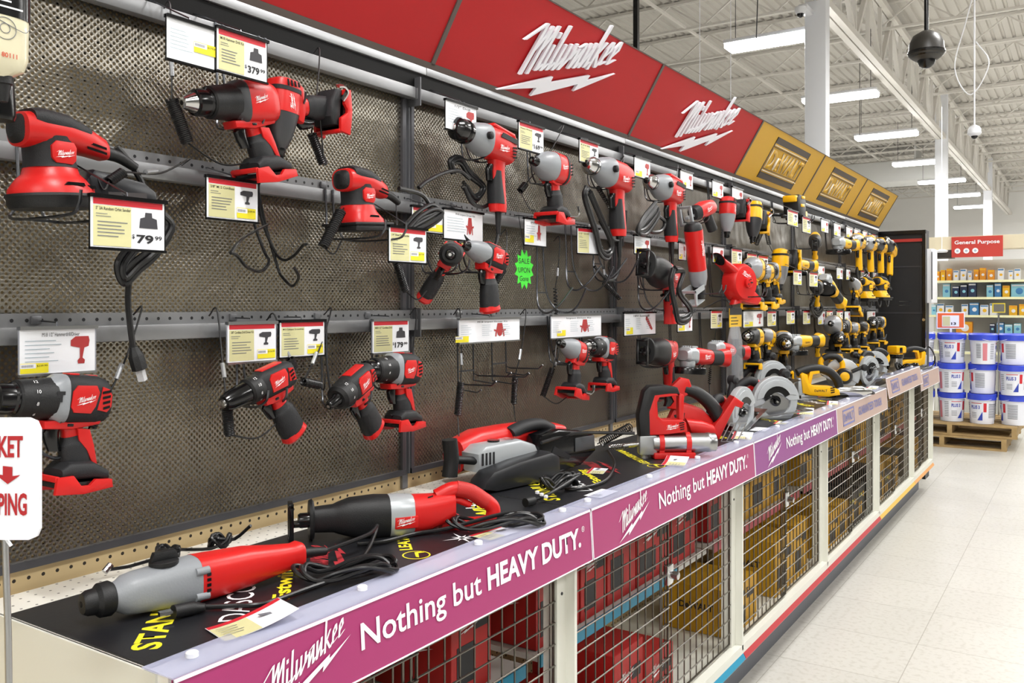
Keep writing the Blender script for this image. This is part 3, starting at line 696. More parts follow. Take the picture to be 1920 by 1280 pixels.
def hammer_drill(lb, loc, rot=(0,0,0), s=1.0, pal=PR, foot=True, nums=True, chuck='metal', badge_w=.038, name='cordless_drill', grp=None, keyless=0.0, detail=True):
    r = root(name, lb, 'drill', grp, loc, rot, s)
    R = .035
    P_(r, 'housing', lambda b: loft(b, [(.0, 0, .032, .040, 0, 3.2), (.01, 0, .034, .042, 0, 3.2), (.06, -.001, .034, .042, 0, 3.0), (.078, -.003, .031, .038, 0, 2.8), (.087, -.004, .024, .030, 0, 2.6), (.090, -.004, .012, .016, 0, 2.4)], n=28), pal['dark'] if detail else pal['main'])
    if detail:
        def cap(b):
            for sx in (-1, 1): prism(b, [(.012,-.022),(.006,-.012),(.008,.014),(.016,.024),(.050,.024),(.056,.012),(.050,-.012),(.042,-.024)], sx*.0325-.003, sx*.0325+.003, bev=.001); prism(b, [(.054,-.018),(.062,.022),(.074,.018),(.080,.008),(.080,-.012),(.072,-.022)], sx*.0315-.003, sx*.0315+.003, bev=.001)
        P_(r, 'side_panel', cap, pal['main']); vents(r, .061, .014, 4, .015, .009)
        P_(r, 'top_tab', lambda b: (box(b, (-.012, .012, .040), (.012, .03, .044), .001), box(b, (-.010, .05, .038), (.010, .064, .0415), .001)), pal['main'])
        badge(r, pal, .0358, .014, -.010, badge_w, .12)
    else: badge(r, pal, .0345, .012, -.006, badge_w, .1)
    P_(r, 'gear_case', lambda b: loft(b, [(-.030, 0, .028, .030, 0, 2.4), (-.012, 0, .034, .038, 0, 2.6), (-.004, 0, .0348, .0425, 0, 3.0), (.004, 0, .0348, .0425, 0, 3.0)], n=28), pal['gear'])
    P_(r, 'clutch_ring', lambda b: lathe(b, [(.026, -.074), (.031, -.070), (.033, -.05), (.0335, -.034), (.035, -.030), (.0362, -.015), (.033, -.012)], axis='y', n=30), BLK)
    if nums: clutch_nums(r, -.052, .0345)
    P_(r, 'chuck', lambda b: lathe(b, [(.018, -.106), (.0245, -.102), (.026, -.092), (.0255, -.080), (.028, -.077), (.027, -.072)], axis='y', n=26), SHB if chuck == 'metal' else BLK)
    P_(r, 'chuck_jaw', lambda b: lathe(b, [(.006, -.129), (.010, -.127), (.019, -.106), (.022, -.098)], axis='y', n=20), CHR)
    P_(r, 'jaw_hole', lambda b: lathe(b, [(.0045, -.1298), (.0045, -.12)], axis='y', n=10), SHB)
    P_(r, 'collar', lambda b: prism(b, [(-.030,-.036),(-.028,-.050),(.020,-.052),(.07,-.044),(.074,-.036),(.04,-.034)], -.020, .020, bev=.004), pal['main'])
    grip(r, pal, (.028, -.044), (.048, -.128), (.0165, .021), (.019, .026))
    trigger(r, -.002, -.066, 1.15, SHB)
    P_(r, 'handle_stripe', lambda b: [prism(b, [(.030,-.050),(.052,-.052),(.062,-.080),(.072,-.118),(.066,-.119),(.050,-.088),(.034,-.070)], sx*.0178-.0022, sx*.0178+.0022, bev=.001) for sx in (-1, 1)], pal['main'])
    P_(r, 'direction_switch', lambda b: box(b, (-.021, .010, -.047), (.021, .022, -.041), .002), SHB)
    if foot: battery_foot(r, pal, -.012, .088, -.142)
    else:
        P_(r, 'handle_cap', lambda b: loft(b, [(.044, -.122, .020, .030, 80, 3), (.050, -.138, .022, .036, 75, 3), (.053, -.146, .018, .030, 75, 3)]), pal['main'])
    return r
def slim_drill(lb, loc, rot, s=1.0, pal=PR, kind='drill', name='slim_drill'):
    r = root(name, lb, 'drill' if kind != 'impact' else 'impact driver', None, loc, rot, s)
    P_(r, 'housing', lambda b: loft(b, [(-.012, 0, .024, .026, 0, 2.6), (.0, 0, .027, .030, 0, 2.8), (.06, 0, .026, .030, 0, 2.8), (.075, -.001, .022, .026, 0, 2.6), (.08, -.002, .012, .016)], n=24), pal['dark'])
    def cap(b):
        for sx in (-1, 1): prism(b, [(.004,-.016),(.002,.012),(.010,.020),(.046,.020),(.050,.008),(.044,-.016)], sx*.0255-.003, sx*.0255+.003, bev=.001); prism(b, [(.052,-.010),(.056,.018),(.068,.014),(.070,-.012)], sx*.0245-.003, sx*.0245+.003, bev=.001)
        box(b, (-.011, .0, .027), (.011, .055, .0315), .001)
    P_(r, 'side_panel', cap, pal['main']); badge(r, pal, .0288, .008, -.008, .034, .1); vents(r, .055, .010, 3, .011, .008, x=.0275)
    if kind == 'drill':
        P_(r, 'clutch_ring', lambda b: lathe(b, [(.022, -.040), (.0265, -.036), (.028, -.012), (.026, -.008)], axis='y', n=28), BLK); clutch_nums(r, -.026, .0285)
        P_(r, 'chuck', lambda b: lathe(b, [(.008, -.098), (.015, -.096), (.019, -.085), (.0215, -.060), (.0225, -.042)], axis='y', n=24), SHB); P_(r, 'chuck_jaw', lambda b: lathe(b, [(.0035, -.1035), (.0085, -.102), (.0095, -.095)], axis='y', n=16), CHR)
    elif kind == 'screw':
        P_(r, 'clutch_ring', lambda b: lathe(b, [(.020, -.050), (.027, -.044), (.030, -.014), (.027, -.008)], axis='y', n=28), BLK); clutch_nums(r, -.030, .0300)
        P_(r, 'bit_collar', lambda b: lathe(b, [(.007, -.082), (.010, -.078), (.0105, -.060), (.014, -.050)], axis='y', n=20), SHB); P_(r, 'bit_socket', lambda b: lathe(b, [(.004, -.083), (.004, -.07)], axis='y', n=6), CHR)
    else:
        P_(r, 'gear_case', lambda b: lathe(b, [(.011, -.072), (.016, -.066), (.022, -.045), (.027, -.018), (.0275, -.004)], axis='y', n=26), pal['gear'])
        P_(r, 'bit_collar', lambda b: lathe(b, [(.0065, -.092), (.0095, -.090), (.0095, -.078), (.012, -.074), (.012, -.068)], axis='y', n=18), SHB); P_(r, 'bit_socket', lambda b: lathe(b, [(.0035, -.093), (.0035, -.08)], axis='y', n=6), CHR)
    P_(r, 'collar', lambda b: prism(b, [(-.014,-.024),(-.010,-.040),(.020,-.044),(.066,-.034),(.068,-.024)], -.017, .017, bev=.004), pal['main'])
    grip(r, pal, (.026, -.036), (.050, -.122), (.015, .019), (.020, .029), e=2.4)
    P_(r, 'handle_cap', lambda b: loft(b, [(.049, -.118, .0195, .028, 72, 2.6), (.053, -.130, .021, .031, 70, 2.8), (.055, -.136, .016, .026, 70, 3)]), pal['main'])
    trigger(r, .004, -.055, 1.0); P_(r, 'direction_switch', lambda b: box(b, (-.0185, .012, -.038), (.0185, .022, -.032), .002), SHB)
    return r
def impact_driver(lb, loc, rot=(0,0,0), s=1.0, pal=PR, foot=True, big=False, grp=None, name='impact_driver', clip=True):
    r = root(name, lb, 'impact driver', grp, loc, rot, s); k = 1.25 if big else 1.0
    P_(r, 'housing', lambda b: loft(b, [(.0, 0, .031*k, .035*k, 0, 2.6), (.05, 0, .031*k, .035*k, 0, 2.8), (.066, -.002, .028*k, .031*k, 0, 2.6), (.072, -.003, .014, .018)], n=26), pal['main'])
    P_(r, 'rear_band', lambda b: loft(b, [(.042, 0, .032*k, .0358*k, 0, 2.8), (.050, 0, .0322*k, .036*k, 0, 2.8)], n=26), pal['dark'])
    badge(r, pal, .0318*k, .004, -.008, .036, .1); vents(r, .051, .014, 4, .012, .009, x=.031*k)
    P_(r, 'gear_case', lambda b: loft(b, [(-.072, 0, .011, .011), (-.066, 0, .016, .016), (-.045, 0, .024*k, .025*k), (-.02, 0, .029*k, .032*k), (.002, 0, .031*k, .035*k, 0, 2.4)], n=26), pal['gear'])
    P_(r, 'bit_collar', lambda b: lathe(b, [(.007, -.094), (.0105, -.092), (.0105, -.080), (.013, -.076), (.013, -.068)], axis='y', n=18), SHB)
    P_(r, 'bit_socket', lambda b: lathe(b, [(.004, -.0945), (.004, -.08)], axis='y', n=6), CHR)
    P_(r, 'collar', lambda b: prism(b, [(-.006,-.030*k),(-.010,-.046),(.018,-.050),(.062,-.040),(.066,-.030*k)], -.019, .019, bev=.004), pal['main'])
    grip(r, pal, (.026, -.042), (.044, -.125), (.0165, .021), (.018, .024))
    trigger(r, -.001, -.062, 1.1)
    if foot: battery_foot(r, pal, -.010, .082, -.140)
    else: P_(r, 'handle_cap', lambda b: loft(b, [(.042, -.120, .020, .029, 78, 3), (.048, -.136, .022, .034, 75, 3), (.050, -.142, .018, .028, 75, 3)]), pal['main'])
    if clip: P_(r, 'belt_clip', lambda b: tube(b, [(.036, .06, -.132), (.05, .075, -.13), (.052, .082, -.115), (.052, .078, -.10)], .003, n=6, flat=2.2), CHR)
    return r
def corded_drill(lb, loc, rot=(0,0,0), s=1.0, pal=PR, chuck='metal', dhandle=True, name='corded_drill', grp=None, cord=None):
    r = root(name, lb, 'drill', grp, loc, rot, s)
    P_(r, 'housing', lambda b: loft(b, [(-.006, 0, .034, .038, 0, 2.6), (.06, 0, .035, .039, 0, 2.8), (.092, -.002, .033, .036, 0, 2.8), (.10, -.004, .022, .026)], n=26), pal['main'])
    if dhandle: P_(r, 'top_rail', lambda b: prism(b, [(.0, .036), (.012, .046), (.10, .042), (.108, .030), (.104, .018), (.095, .030)], -.022, .022, bev=.005), pal['main']); P_(r, 'side_inlay', lambda b: prism(b, [(.02, .012), (.028, .024), (.092, .022), (.092, .010)], .0335, .036), pal['dark'])
    badge(r, pal, .0366, .012, -.022, .046, .0); vents(r, .072, .0, 4, .018, .008, x=.0352)
    P_(r, 'gear_case', lambda b: loft(b, [(-.075, 0, .017, .018), (-.062, 0, .024, .026), (-.04, .0, .031, .034), (-.015, 0, .0345, .0395, 0, 2.4), (-.004, 0, .035, .040, 0, 2.5)], n=28), pal['gear'])
    P_(r, 'gear_lever', lambda b: lathe(b, [(.009, .033), (.009, .042), (.006, .044)], (0, -.028, .002), axis='x', n=14), BLK)
    if chuck == 'metal':
        P_(r, 'chuck', lambda b: lathe(b, [(.010, -.122), (.016, -.119), (.020, -.108), (.0235, -.10), (.0235, -.083), (.020, -.078), (.018, -.074)], axis='y', n=26), CHR)
        P_(r, 'chuck_grooves', lambda b: lathe(b, [(.0238, -.099), (.0242, -.096), (.0238, -.093)], axis='y', n=26), DST)
    else:
        P_(r, 'chuck', lambda b: lathe(b, [(.012, -.124), (.018, -.120), (.026, -.112), (.028, -.095), (.026, -.088), (.029, -.083), (.027, -.072)], axis='y', n=26), SHB)
    P_(r, 'jaw_hole', lambda b: lathe(b, [(.006, -.128), (.009, -.126), (.010, -.118)], axis='y', n=16), CHR if chuck != 'metal' else SHB)
    P_(r, 'handle', lambda b: loft(b, [(.055, -.030, .018, .026, 88, 2.8), (.058, -.06, .0165, .023, 86, 2.8), (.064, -.10, .017, .024, 84, 2.8), (.072, -.145, .018, .026, 84, 2.8), (.075, -.158, .016, .024, 84, 2.8)]), pal['main'])
    if not pal['word']: P_(r, 'grip', lambda b: loft(b, [(.050, -.062, .0172, .012, 86, 2.8), (.056, -.10, .0185, .018, 84, 2.8), (.066, -.140, .0190, .022, 84, 2.8)]), pal['dark'])
    P_(r, 'trigger', lambda b: loft(b, [(.030, -.050, .008, .010, 88), (.026, -.065, .0085, .012, 88), (.032, -.09, .008, .010, 85)], n=12), SHB)
    P_(r, 'cord_boot', lambda b: tube(b, [(.076, 0 and 0, -.15), (.076, 0, -.155)], .009) if 0 else tube(b, [(0, .076, -.155), (0, .080, -.19), (0, .083, -.215)], lambda t: .0085 - .0035*t, n=10), BLK)
    P_(r, 'power_cord', lambda b: tube(b, cord or [(0, .083, -.21), (0, .075, -.26), (-.01, .03, -.285), (-.02, -.02, -.27)], .0045, n=8), CORD)
    return r
def recip_saw(lb, loc, rot=(0,0,0), s=1.0, pal=PR, corded=False, name='reciprocating_saw', foot=True):
    r = root(name, lb, 'saw', None, loc, rot, s)
    P_(r, 'boot', lambda b: loft(b, [(-.165, 0, .022, .027, 0, 2.6), (-.12, 0, .024, .030, 0, 2.6), (-.11, 0, .028, .034, 0, 2.6), (-.085, 0, .036, .042, 0, 2.5), (-.03, -.003, .042, .048, 0, 2.5), (.0, -.004, .041, .047, 0, 2.5)], n=30), BLK)
    P_(r, 'shoe', lambda b: (prism(b, [(-.215,-.040),(-.215,.034),(-.210,.040),(-.205,.034),(-.205,-.040)], -.020, -.012, bev=.001), prism(b, [(-.215,-.040),(-.215,.034),(-.210,.040),(-.205,.034),(-.205,-.040)], .012, .020, bev=.001), box(b, (-.02, -.215, -.044), (.02, -.205, -.034), .001), box(b, (-.02, -.215, .030), (.02, -.205, .040), .001), box(b, (-.014, -.208, -.012), (.014, -.16, -.002), .002)), SHB)
    P_(r, 'flange', lambda b: loft(b, [(-.172, .0, .030, .042, 0, 2.3), (-.166, .0, .032, .045, 0, 2.3), (-.162, 0, .028, .040, 0, 2.3)], n=26), BLK)
    P_(r, 'blade_collar', lambda b: lathe(b, [(.013, -.195), (.016, -.19), (.016, -.165)], axis='y', n=18), SHB)
    P_(r, 'gear_case', lambda b: loft(b, [(-.004, -.004, .040, .046, 0, 2.5), (.02, -.004, .041, .047, 0, 2.5), (.05, -.004, .039, .044, 0, 2.6), (.056, -.004, .038, .042, 0, 2.6)], n=30), LGY if corded else pal['main'])
    P_(r, 'housing', lambda b: loft(b, [(.054, -.004, .0385, .043, 0, 2.7), (.09, -.002, .036, .040, 0, 2.8), (.125, .004, .031, .034, 0, 2.8), (.15, .010, .024, .028, 0, 2.8)], n=26), pal['main'])
    P_(r, 'side_label', lambda b: box(b, (.034, .008, -.026), (.0415, .060, .0), .002), pal['main']); badge(r, pal, .0422, .010, -.020, .045, .05)
    vents(r, .085, .036, 4, .012, .006, x=.022)
    if corded:
        def dh(b):
            tube(b, [(0, .11, .03), (0, .15, .045), (0, .19, .035), (0, .235, .006), (0, .245, -.015), (0, .232, -.036), (0, .18, -.038), (0, .12, -.030)], .017, n=14)
        P_(r, 'd_handle', dh, pal['main']); P_(r, 'grip', lambda b: tube(b, [(0, .155, .046), (0, .19, .036), (0, .228, .010)], .0182, n=14), mat('red_rubber', '#b8201c', .55, bump=.3, bscale=600))
        P_(r, 'trigger', lambda b: loft(b, [(.14, .022, .008, .008, 40), (.165, .018, .008, .009, 40), (.19, .006, .008, .008, 40)], n=10), RED)
        P_(r, 'cord_boot', lambda b: tube(b, [(0, .24, -.022), (0, .27, -.026), (0, .30, -.030)], lambda t: .0105 - .003*t, n=10), BLK)
    else:
        P_(r, 'handle', lambda b: loft(b, [(.09, -.015, .022, .030, 70, 2.8), (.11, -.06, .019, .026, 75, 2.8), (.125, -.11, .019, .026, 78, 2.8), (.135, -.15, .021, .030, 80, 2.8)]), pal['main'])
        P_(r, 'grip', lambda b: loft(b, [(.108, -.055, .0195, .020, 75, 2.8), (.128, -.125, .021, .024, 78, 2.8)]), pal['dark']); trigger(r, .080, -.06, 1.1)
        if foot: battery_foot(r, pal, .085, .18, -.165)
    return r
def sander(lb, loc, rot=(0,0,0), s=1.0, square=False, canister=True, cordp=None, pal=PR):
    RED = pal['main']
    r = root('palm_sander', lb, 'sander', None, loc, rot, s)
    if square: P_(r, 'pad', lambda b: (box(b, (-.052, -.062, -.010), (.052, .062, .004), .005), box(b, (-.056, -.066, .003), (.056, .066, .010), .003)), BLK)
    else: P_(r, 'pad', lambda b: lathe(b, [(.060, -.012), (.064, -.006), (.064, .002), (.067, .006), (.066, .010)], n=40), BLK)
    e = 4.0 if square else 2.0; R = .052 if square else .063
    P_(r, 'skirt', lambda b: loft(b, [(0, .008, R, R, 90, e), (0, .018, R*.98, R*.98, 90, e), (0, .034, R*.80, R*.80, 90, 3.0 if square else 2), (0, .042, .041, .041, 90, 2.2), (0, .056, .037, .037, 90, 2.2)], n=36), RED)
    P_(r, 'skirt_slot', lambda b: (prism(b, [(-.012, .022), (.022, .021), (.020, .026), (-.006, .027)], R*.86, R*.94), prism(b, [(.030, .019), (.046, .018), (.044, .023), (.032, .024)], R*.62, R*.78)), SHB)
    P_(r, 'neck', lambda b: loft(b, [(0, .052, .0385, .0385, 90, 2.4), (0, .062, .036, .036, 90, 2.4), (0, .092, .036, .037, 90, 2.4), (0, .10, .037, .040, 90, 2.4)], n=30), GRP)
    P_(r, 'side_badge', lambda b: prism(b, [(-.010, .058), (-.016, .066), (-.016, .084), (-.008, .092), (.020, .090), (.024, .082), (.022, .062), (.016, .056)], .030, .0385, bev=.001), RED)
    badge(r, pal, .0389, -.012, .066, .032, -.02)
    P_(r, 'head', lambda b: loft(b, [(-.052, .108, .020, .014, 0, 2.6), (-.046, .110, .034, .026, 0, 2.6), (-.02, .110, .038, .030, 0, 2.4), (.02, .107, .037, .027, 0, 2.4), (.06, .098, .030, .022, 0, 2.6), (.088, .088, .022, .018, 0, 2.8), (.094, .085, .017, .014, 0, 2.8)], n=30), RED)
    P_(r, 'top_grip', lambda b: loft(b, [(-.034, .124, .034, .018, 0, 2.6), (-.02, .124, .0385, .021, 0, 2.4), (.02, .119, .037, .020, 0, 2.4), (.055, .109, .030, .015, 0, 2.4), (.072, .102, .020, .009, 0, 2.4)], n=30), GRP)
    P_(r, 'dial', lambda b: loft(b, [(-.058, .110, .012, .013, 0, 2.6), (-.050, .110, .026, .022, 0, 2.6), (-.040, .112, .034, .024, 0, 2.6)], n=24), BLK)
    vents(r, .050, .096, 2, .030, .008, x=.029, slant=-.008)
    P_(r, 'cord_boot', lambda b: tube(b, [(0, .090, .085), (0, .12, .078), (0, .15, .062)], lambda t: .012 - .004*t, n=12), BLK)
    if canister: P_(r, 'dust_canister', lambda b: prism(b, [(.045, -.008), (.040, .034), (.055, .052), (.145, .034), (.166, .018), (.168, -.004), (.15, -.012)], -.034, .034, bev=.006), mat('smoky_plastic', '#1f2024', .3)); P_(r, 'canister_label', lambda b: box(b, (.0335, .075, .0), (.0346, .145, .016)), mat('label_grey', '#3a3536', .5)) if canister else None
    if cordp: P_(r, 'power_cord', lambda b: tube(b, cordp, .0048, n=8), CORD)
    return r
def grinder(lb, loc, rot=(0,0,0), s=1.0, pal=PR, guard=True, name='angle_grinder'):
    r = root(name, lb, 'grinder', None, loc, rot, s)
    P_(r, 'housing', lambda b: loft(b, [(-.02, 0, .028, .028, 0, 2.5), (.01, 0, .030, .030, 0, 2.5), (.09, 0, .024, .025, 0, 2.5), (.15, 0, .024, .025, 0, 2.6), (.19, 0, .030, .032, 0, 2.8), (.20, 0, .024, .026, 0, 2.8)], n=24), pal['main'])
    P_(r, 'grip', lambda b: loft(b, [(.085, -.001, .0255, .0265, 0, 2.5), (.15, -.001, .0255, .0265, 0, 2.6)], n=24), pal['dark'])
    badge(r, pal, .0302, .01, -.008, .045)
    P_(r, 'gear_case', lambda b: (loft(b, [(-.075, .002, .020, .016, 0, 3), (-.066, .004, .030, .024, 0, 3), (-.035, .005, .031, .028, 0, 3), (-.015, .0, .028, .028, 0, 2.6)], n=26), lathe(b, [(.024, -.034), (.026, -.028), (.026, -.014)], (0, -.045, 0), n=22)), LGY)
    P_(r, 'gear_fins', lambda b: [box(b, (-.018 + .009*i, -.055, .028), (-.013 + .009*i, -.02, .034), .001) for i in range(5)], LGY)
    P_(r, 'disc_guard', lambda b: (lathe(b, [(.020, -.034), (.062, -.036), (.064, -.040), (.064, -.058), (.061, -.058), (.061, -.042), (.02, -.040)], (0, -.045, 0), n=36, caps=False)), SHB)
    P_(r, 'disc', lambda b: lathe(b, [(.056, -.054), (.056, -.050), (.01, -.046)], (0, -.045, 0), n=36), DST)
    return r
def circ_saw(lb, loc, rot=(0,0,0), s=1.0, pal=PR, guardm=LGY, worm=False, name='circular_saw', mirror=False):
    r = root(name, lb, 'saw', None, loc, rot, s)
    if mirror: r.scale = (s, -s, s)
    R = .095
    # blade side faces +X
    P_(r, 'guard_opening', lambda b: prism(b, [(R*.60*math.cos(math.radians(a)), R*.60*math.sin(math.radians(a))) for a in range(20, 161, 14)] + [(R*.36*math.cos(math.radians(a)), R*.36*math.sin(math.radians(a))) for a in range(160, 19, -14)], .0445, .0458), SHB)
    def ug(b):
        pts = [(R*math.cos(math.radians(a)), R*math.sin(math.radians(a))) for a in range(-8, 196, 12)]
        pts += [(-R*.55, -.004), (-.035, .012), (.0, .034), (.035, .012), (R*.55, -.004)]
        prism(b, pts, .012, .040, bev=.005)
    P_(r, 'upper_guard', ug, guardm)
    def ug2(b):
        pts = [(R*.86*math.cos(math.radians(a)), R*.86*math.sin(math.radians(a))) for a in range(10, 171, 16)] + [(-.052, .02), (-.03, .045), (.03, .045), (.052, .02)]
        prism(b, pts, .040, .045, bev=.002)
    P_(r, 'guard_rib', ug2, guardm)
    def lg(b):
        pts = [(R*.93*math.cos(math.radians(a)), R*.93*math.sin(math.radians(a))) for a in range(170, 352, 13)] + [(R*.62*math.cos(math.radians(a)), R*.62*math.sin(math.radians(a))) for a in range(350, 168, -13)]
        prism(b, pts, .018, .036, bev=.003)
    P_(r, 'lower_guard', lg, mat('pale_casting', '#aeb3b6', .35, .2))
    P_(r, 'blade', lambda b: lathe(b, [(R*.9, .026), (R*.9, .028)], axis='x', n=48), STL)
    P_(r, 'arbor', lambda b: lathe(b, [(.020, .028), (.020, .034), (.012, .036), (.009, .046)], axis='x', n=18), SHB); P_(r, 'arbor_bolt', lambda b: lathe(b, [(.006, .044), (.006, .048)], axis='x', n=6), CHR)
    P_(r, 'shoe', lambda b: (box(b, (-.075, -.13, -.050), (.012, .10, -.046)), box(b, (.048, -.13, -.050), (.065, .10, -.046)), box(b, (-.075, -.13, -.050), (.065, -.10, -.046)), box(b, (-.075, .085, -.050), (.065, .10, -.046)), box(b, (-.076, -.13, -.05), (-.073, .1, -.038))), STL)
    P_(r, 'motor_housing', lambda b: lathe(b, [(.040, .012), (.044, .0), (.044, -.06), (.038, -.085), (.02, -.095)], axis='x', n=28), pal['main'])
    P_(r, 'motor_cap', lambda b: lathe(b, [(.045, -.05), (.045, -.072), (.036, -.092)], axis='x', n=28), pal['dark'])
    P_(r, 'rear_handle', lambda b: (tube(b, [(-.025, .02, .03), (-.025, .035, .062), (-.025, .07, .080), (-.025, .115, .066), (-.025, .140, .035), (-.025, .135, .005), (-.025, .10, -.012), (-.025, .045, -.005)], .015, n=12)), pal['main'])
    P_(r, 'grip', lambda b: tube(b, [(-.025, .045, .070), (-.025, .075, .081), (-.025, .118, .064), (-.025, .138, .040)], .0172, n=12), pal['dark'])
    P_(r, 'front_handle', lambda b: (tube(b, [(-.03, -.03, .04), (-.03, -.06, .075), (-.03, -.075, .088)], .011, n=12), lathe(b, [(.012, -.05), (.019, -.045), (.019, -.02), (.010, -.012)], (0, -.08, .09), axis='x', n=18)), pal['dark'])
    P_(r, 'guard_lever', lambda b: (tube(b, [(.044, -.01, .0), (.046, .02, .02), (.046, .05, .012)], .006, n=8)), SHB)
    if not mirror: badge(r, PR if not pal['word'] else pal, .0456, -.03, .058, .045)
    return r
def tether(lb, rail, coil0, coil1, end, turns=18, rad=.011, name='security_tether', grp='black coiled security tethers'):
    r = root(name, lb, 'security cable', grp, (0, 0, 0))
    rail, coil0, coil1, end = [Vector(v) for v in (rail, coil0, coil1, end)]
    c = coil_pts(coil0, coil1, rad, turns, per=9, sag=.0)
    P_(r, 'coil', lambda b: tube(b, c, .0022, n=5, smooth=False), CORD)
    m1 = (rail + coil0) / 2 + Vector((.015, .0, -.01))
    P_(r, 'lead', lambda b: (tube(b, [rail, rail + Vector((.02, .004, .012)), m1, coil0], .0018, n=6), tube(b, [coil1, (coil1 + end) / 2 + Vector((.004, 0, -.022)), end], .0018, n=6)), CORD)
    d = (coil0 - rail)
    q = rail + d * .55 + Vector((.012, 0, -.005)); e2 = rail + d * .72 + Vector((.010, 0, -.005))
    P_(r, 'crimp', lambda b: tube(b, [q, e2], .0045, n=8), mat('zinc_crimp', '#b9bcc0', .3, .8))
    return r
def hook(lb, y, ztop, zt, reach=.17, w=.05, m=WIRE, x0=.02, grp='wire display hooks on the steel rails'):
    r = root('display_hook', lb, 'hook', grp, (0, y, 0))
    def f(b):
        for sy in (-w/2, w/2):
            tube(b, [(x0+.018, sy*.35, ztop+.03), (x0+.022, sy*.35, (ztop+zt)/2), (x0+.03, sy*.6, zt+.01), (x0+.05, sy, zt-.012), (reach-.03, sy, zt-.014), (reach, sy, zt+.0), (reach+.006, sy, zt+.022)], .0026, n=6, k=5)
        bar(b, (x0+.06, -w/2, zt-.012), (x0+.06, w/2, zt-.012), .004)
    P_(r, 'prongs', f, m)
    P_(r, 'rail_clip', lambda b: box(b, (x0-.006, -.009, ztop+.034), (x0+.002, .009, ztop+.049), .002), mat('clip_steel', '#7c7d80', .4, .6))
    return r
def cord_bundle(lb, pts, loops=4, r_=.0048, spread=.012, name='cord_bundle', tail=None, plug=None, mw=CORD, plugm=None, cat='power cord'):
    """coiled power cord: parallel strands along pts (world), strands fanned sideways"""
    o = root(name, lb, cat, None, pts[0]); P = [Vector(p) - Vector(pts[0]) for p in pts]
    def f(b):
        for i in range(loops):
            off = (i - (loops-1)/2) * spread
            Q = []
            for j, p in enumerate(P):
                d = (P[min(j+1, len(P)-1)] - P[max(j-1, 0)]).normalized(); sdir = d.cross(Vector((1, .3, .1))).normalized()
                Q.append(p + sdir * off * (1 - .5 * abs(j / (len(P)-1) - .5)) + Vector((.006 * (i % 2), 0, 0)))
            tube(b, Q, r_, n=8)
    P_(o, 'cord', f, mw)
    if tail: P_(o, 'tail', lambda b: tube(b, [Vector(t) - Vector(pts[0]) for t in tail], r_, n=8), mw)
    if plug:
        a, c = [Vector(t) - Vector(pts[0]) for t in plug]; d = (c - a).normalized()
        P_(o, 'plug', lambda b: tube(b, [a, a + (c-a)*.3, a + (c-a)*.4, c], lambda t: .007 + .007*min(1, t*2), n=8, smooth=False, flat=1.0), BLK)
        P_(o, 'plug_cover', lambda b: tube(b, [c - d*.002, c + d*.022], .0085, n=4, smooth=False), glassy('prong_cover', '#e4e6ea', .7))
    return o
def fig8(c, a, b_, h, turns, tilt=0.0, n=14, dz=.004, ph=0):
    """flat loops of cord lying about centre c"""
    out = []
    for i in range(int(turns * n)):
        t = 2*PI*i/n + ph; k = 1 + .12*math.sin(i*.7)
        x, y = a*k*math.cos(t), b_*k*math.sin(t)
        out.append(Vector(c) + Vector((x*math.cos(tilt)-y*math.sin(tilt), x*math.sin(tilt)+y*math.cos(tilt), h*(.5+.5*math.sin(i*1.3)))))
    return out
# ------------------------------------------------------------------ price tags
PICT = {'drill': [(0,.62),(0,.82),(.25,.95),(.95,.95),(1,.8),(.95,.6),(.72,.55),(.62,.2),(.75,.12),(.72,0),(.38,0),(.36,.12),(.48,.2),(.48,.55)],
        'bag': [(0,.05),(.05,.6),(.3,.68),(.32,.95),(.68,.95),(.7,.68),(.95,.6),(1,.05)],
        'kit': [(.3,1),(.2,.5),(0,.55),(0,.42),(.14,.4),(.1,0),(.2,0),(.26,.36),(.34,.1),(.5,0),(.66,.1),(.74,.36),(.8,0),(.9,0),(.86,.4),(1,.42),(1,.55),(.8,.5),(.7,1)],
        'wand': [(.1,1),(.3,.9),(.9,.1),(.8,0),(.6,.1),(.0,.8)]}
def lines(r, o, xd, yd, x, y, w, n, dy, m=GPR, h=.0011, lift=.0012, name='small_print'):
    M = frame(o, xd, yd); bm = BM(); rr = random.Random(int(abs(x*1e4)+n))
    for i in range(n): 
        ww = w * rr.uniform(.6, 1)
        a = [(x, y-i*dy, lift), (x+ww, y-i*dy, lift), (x+ww, y-i*dy+h, lift), (x, y-i*dy+h, lift)]
        bm.faces.new([bm.verts.new(M @ Vector(p)) for p in a])
    mesh(name, bm, m, r, smooth=False)
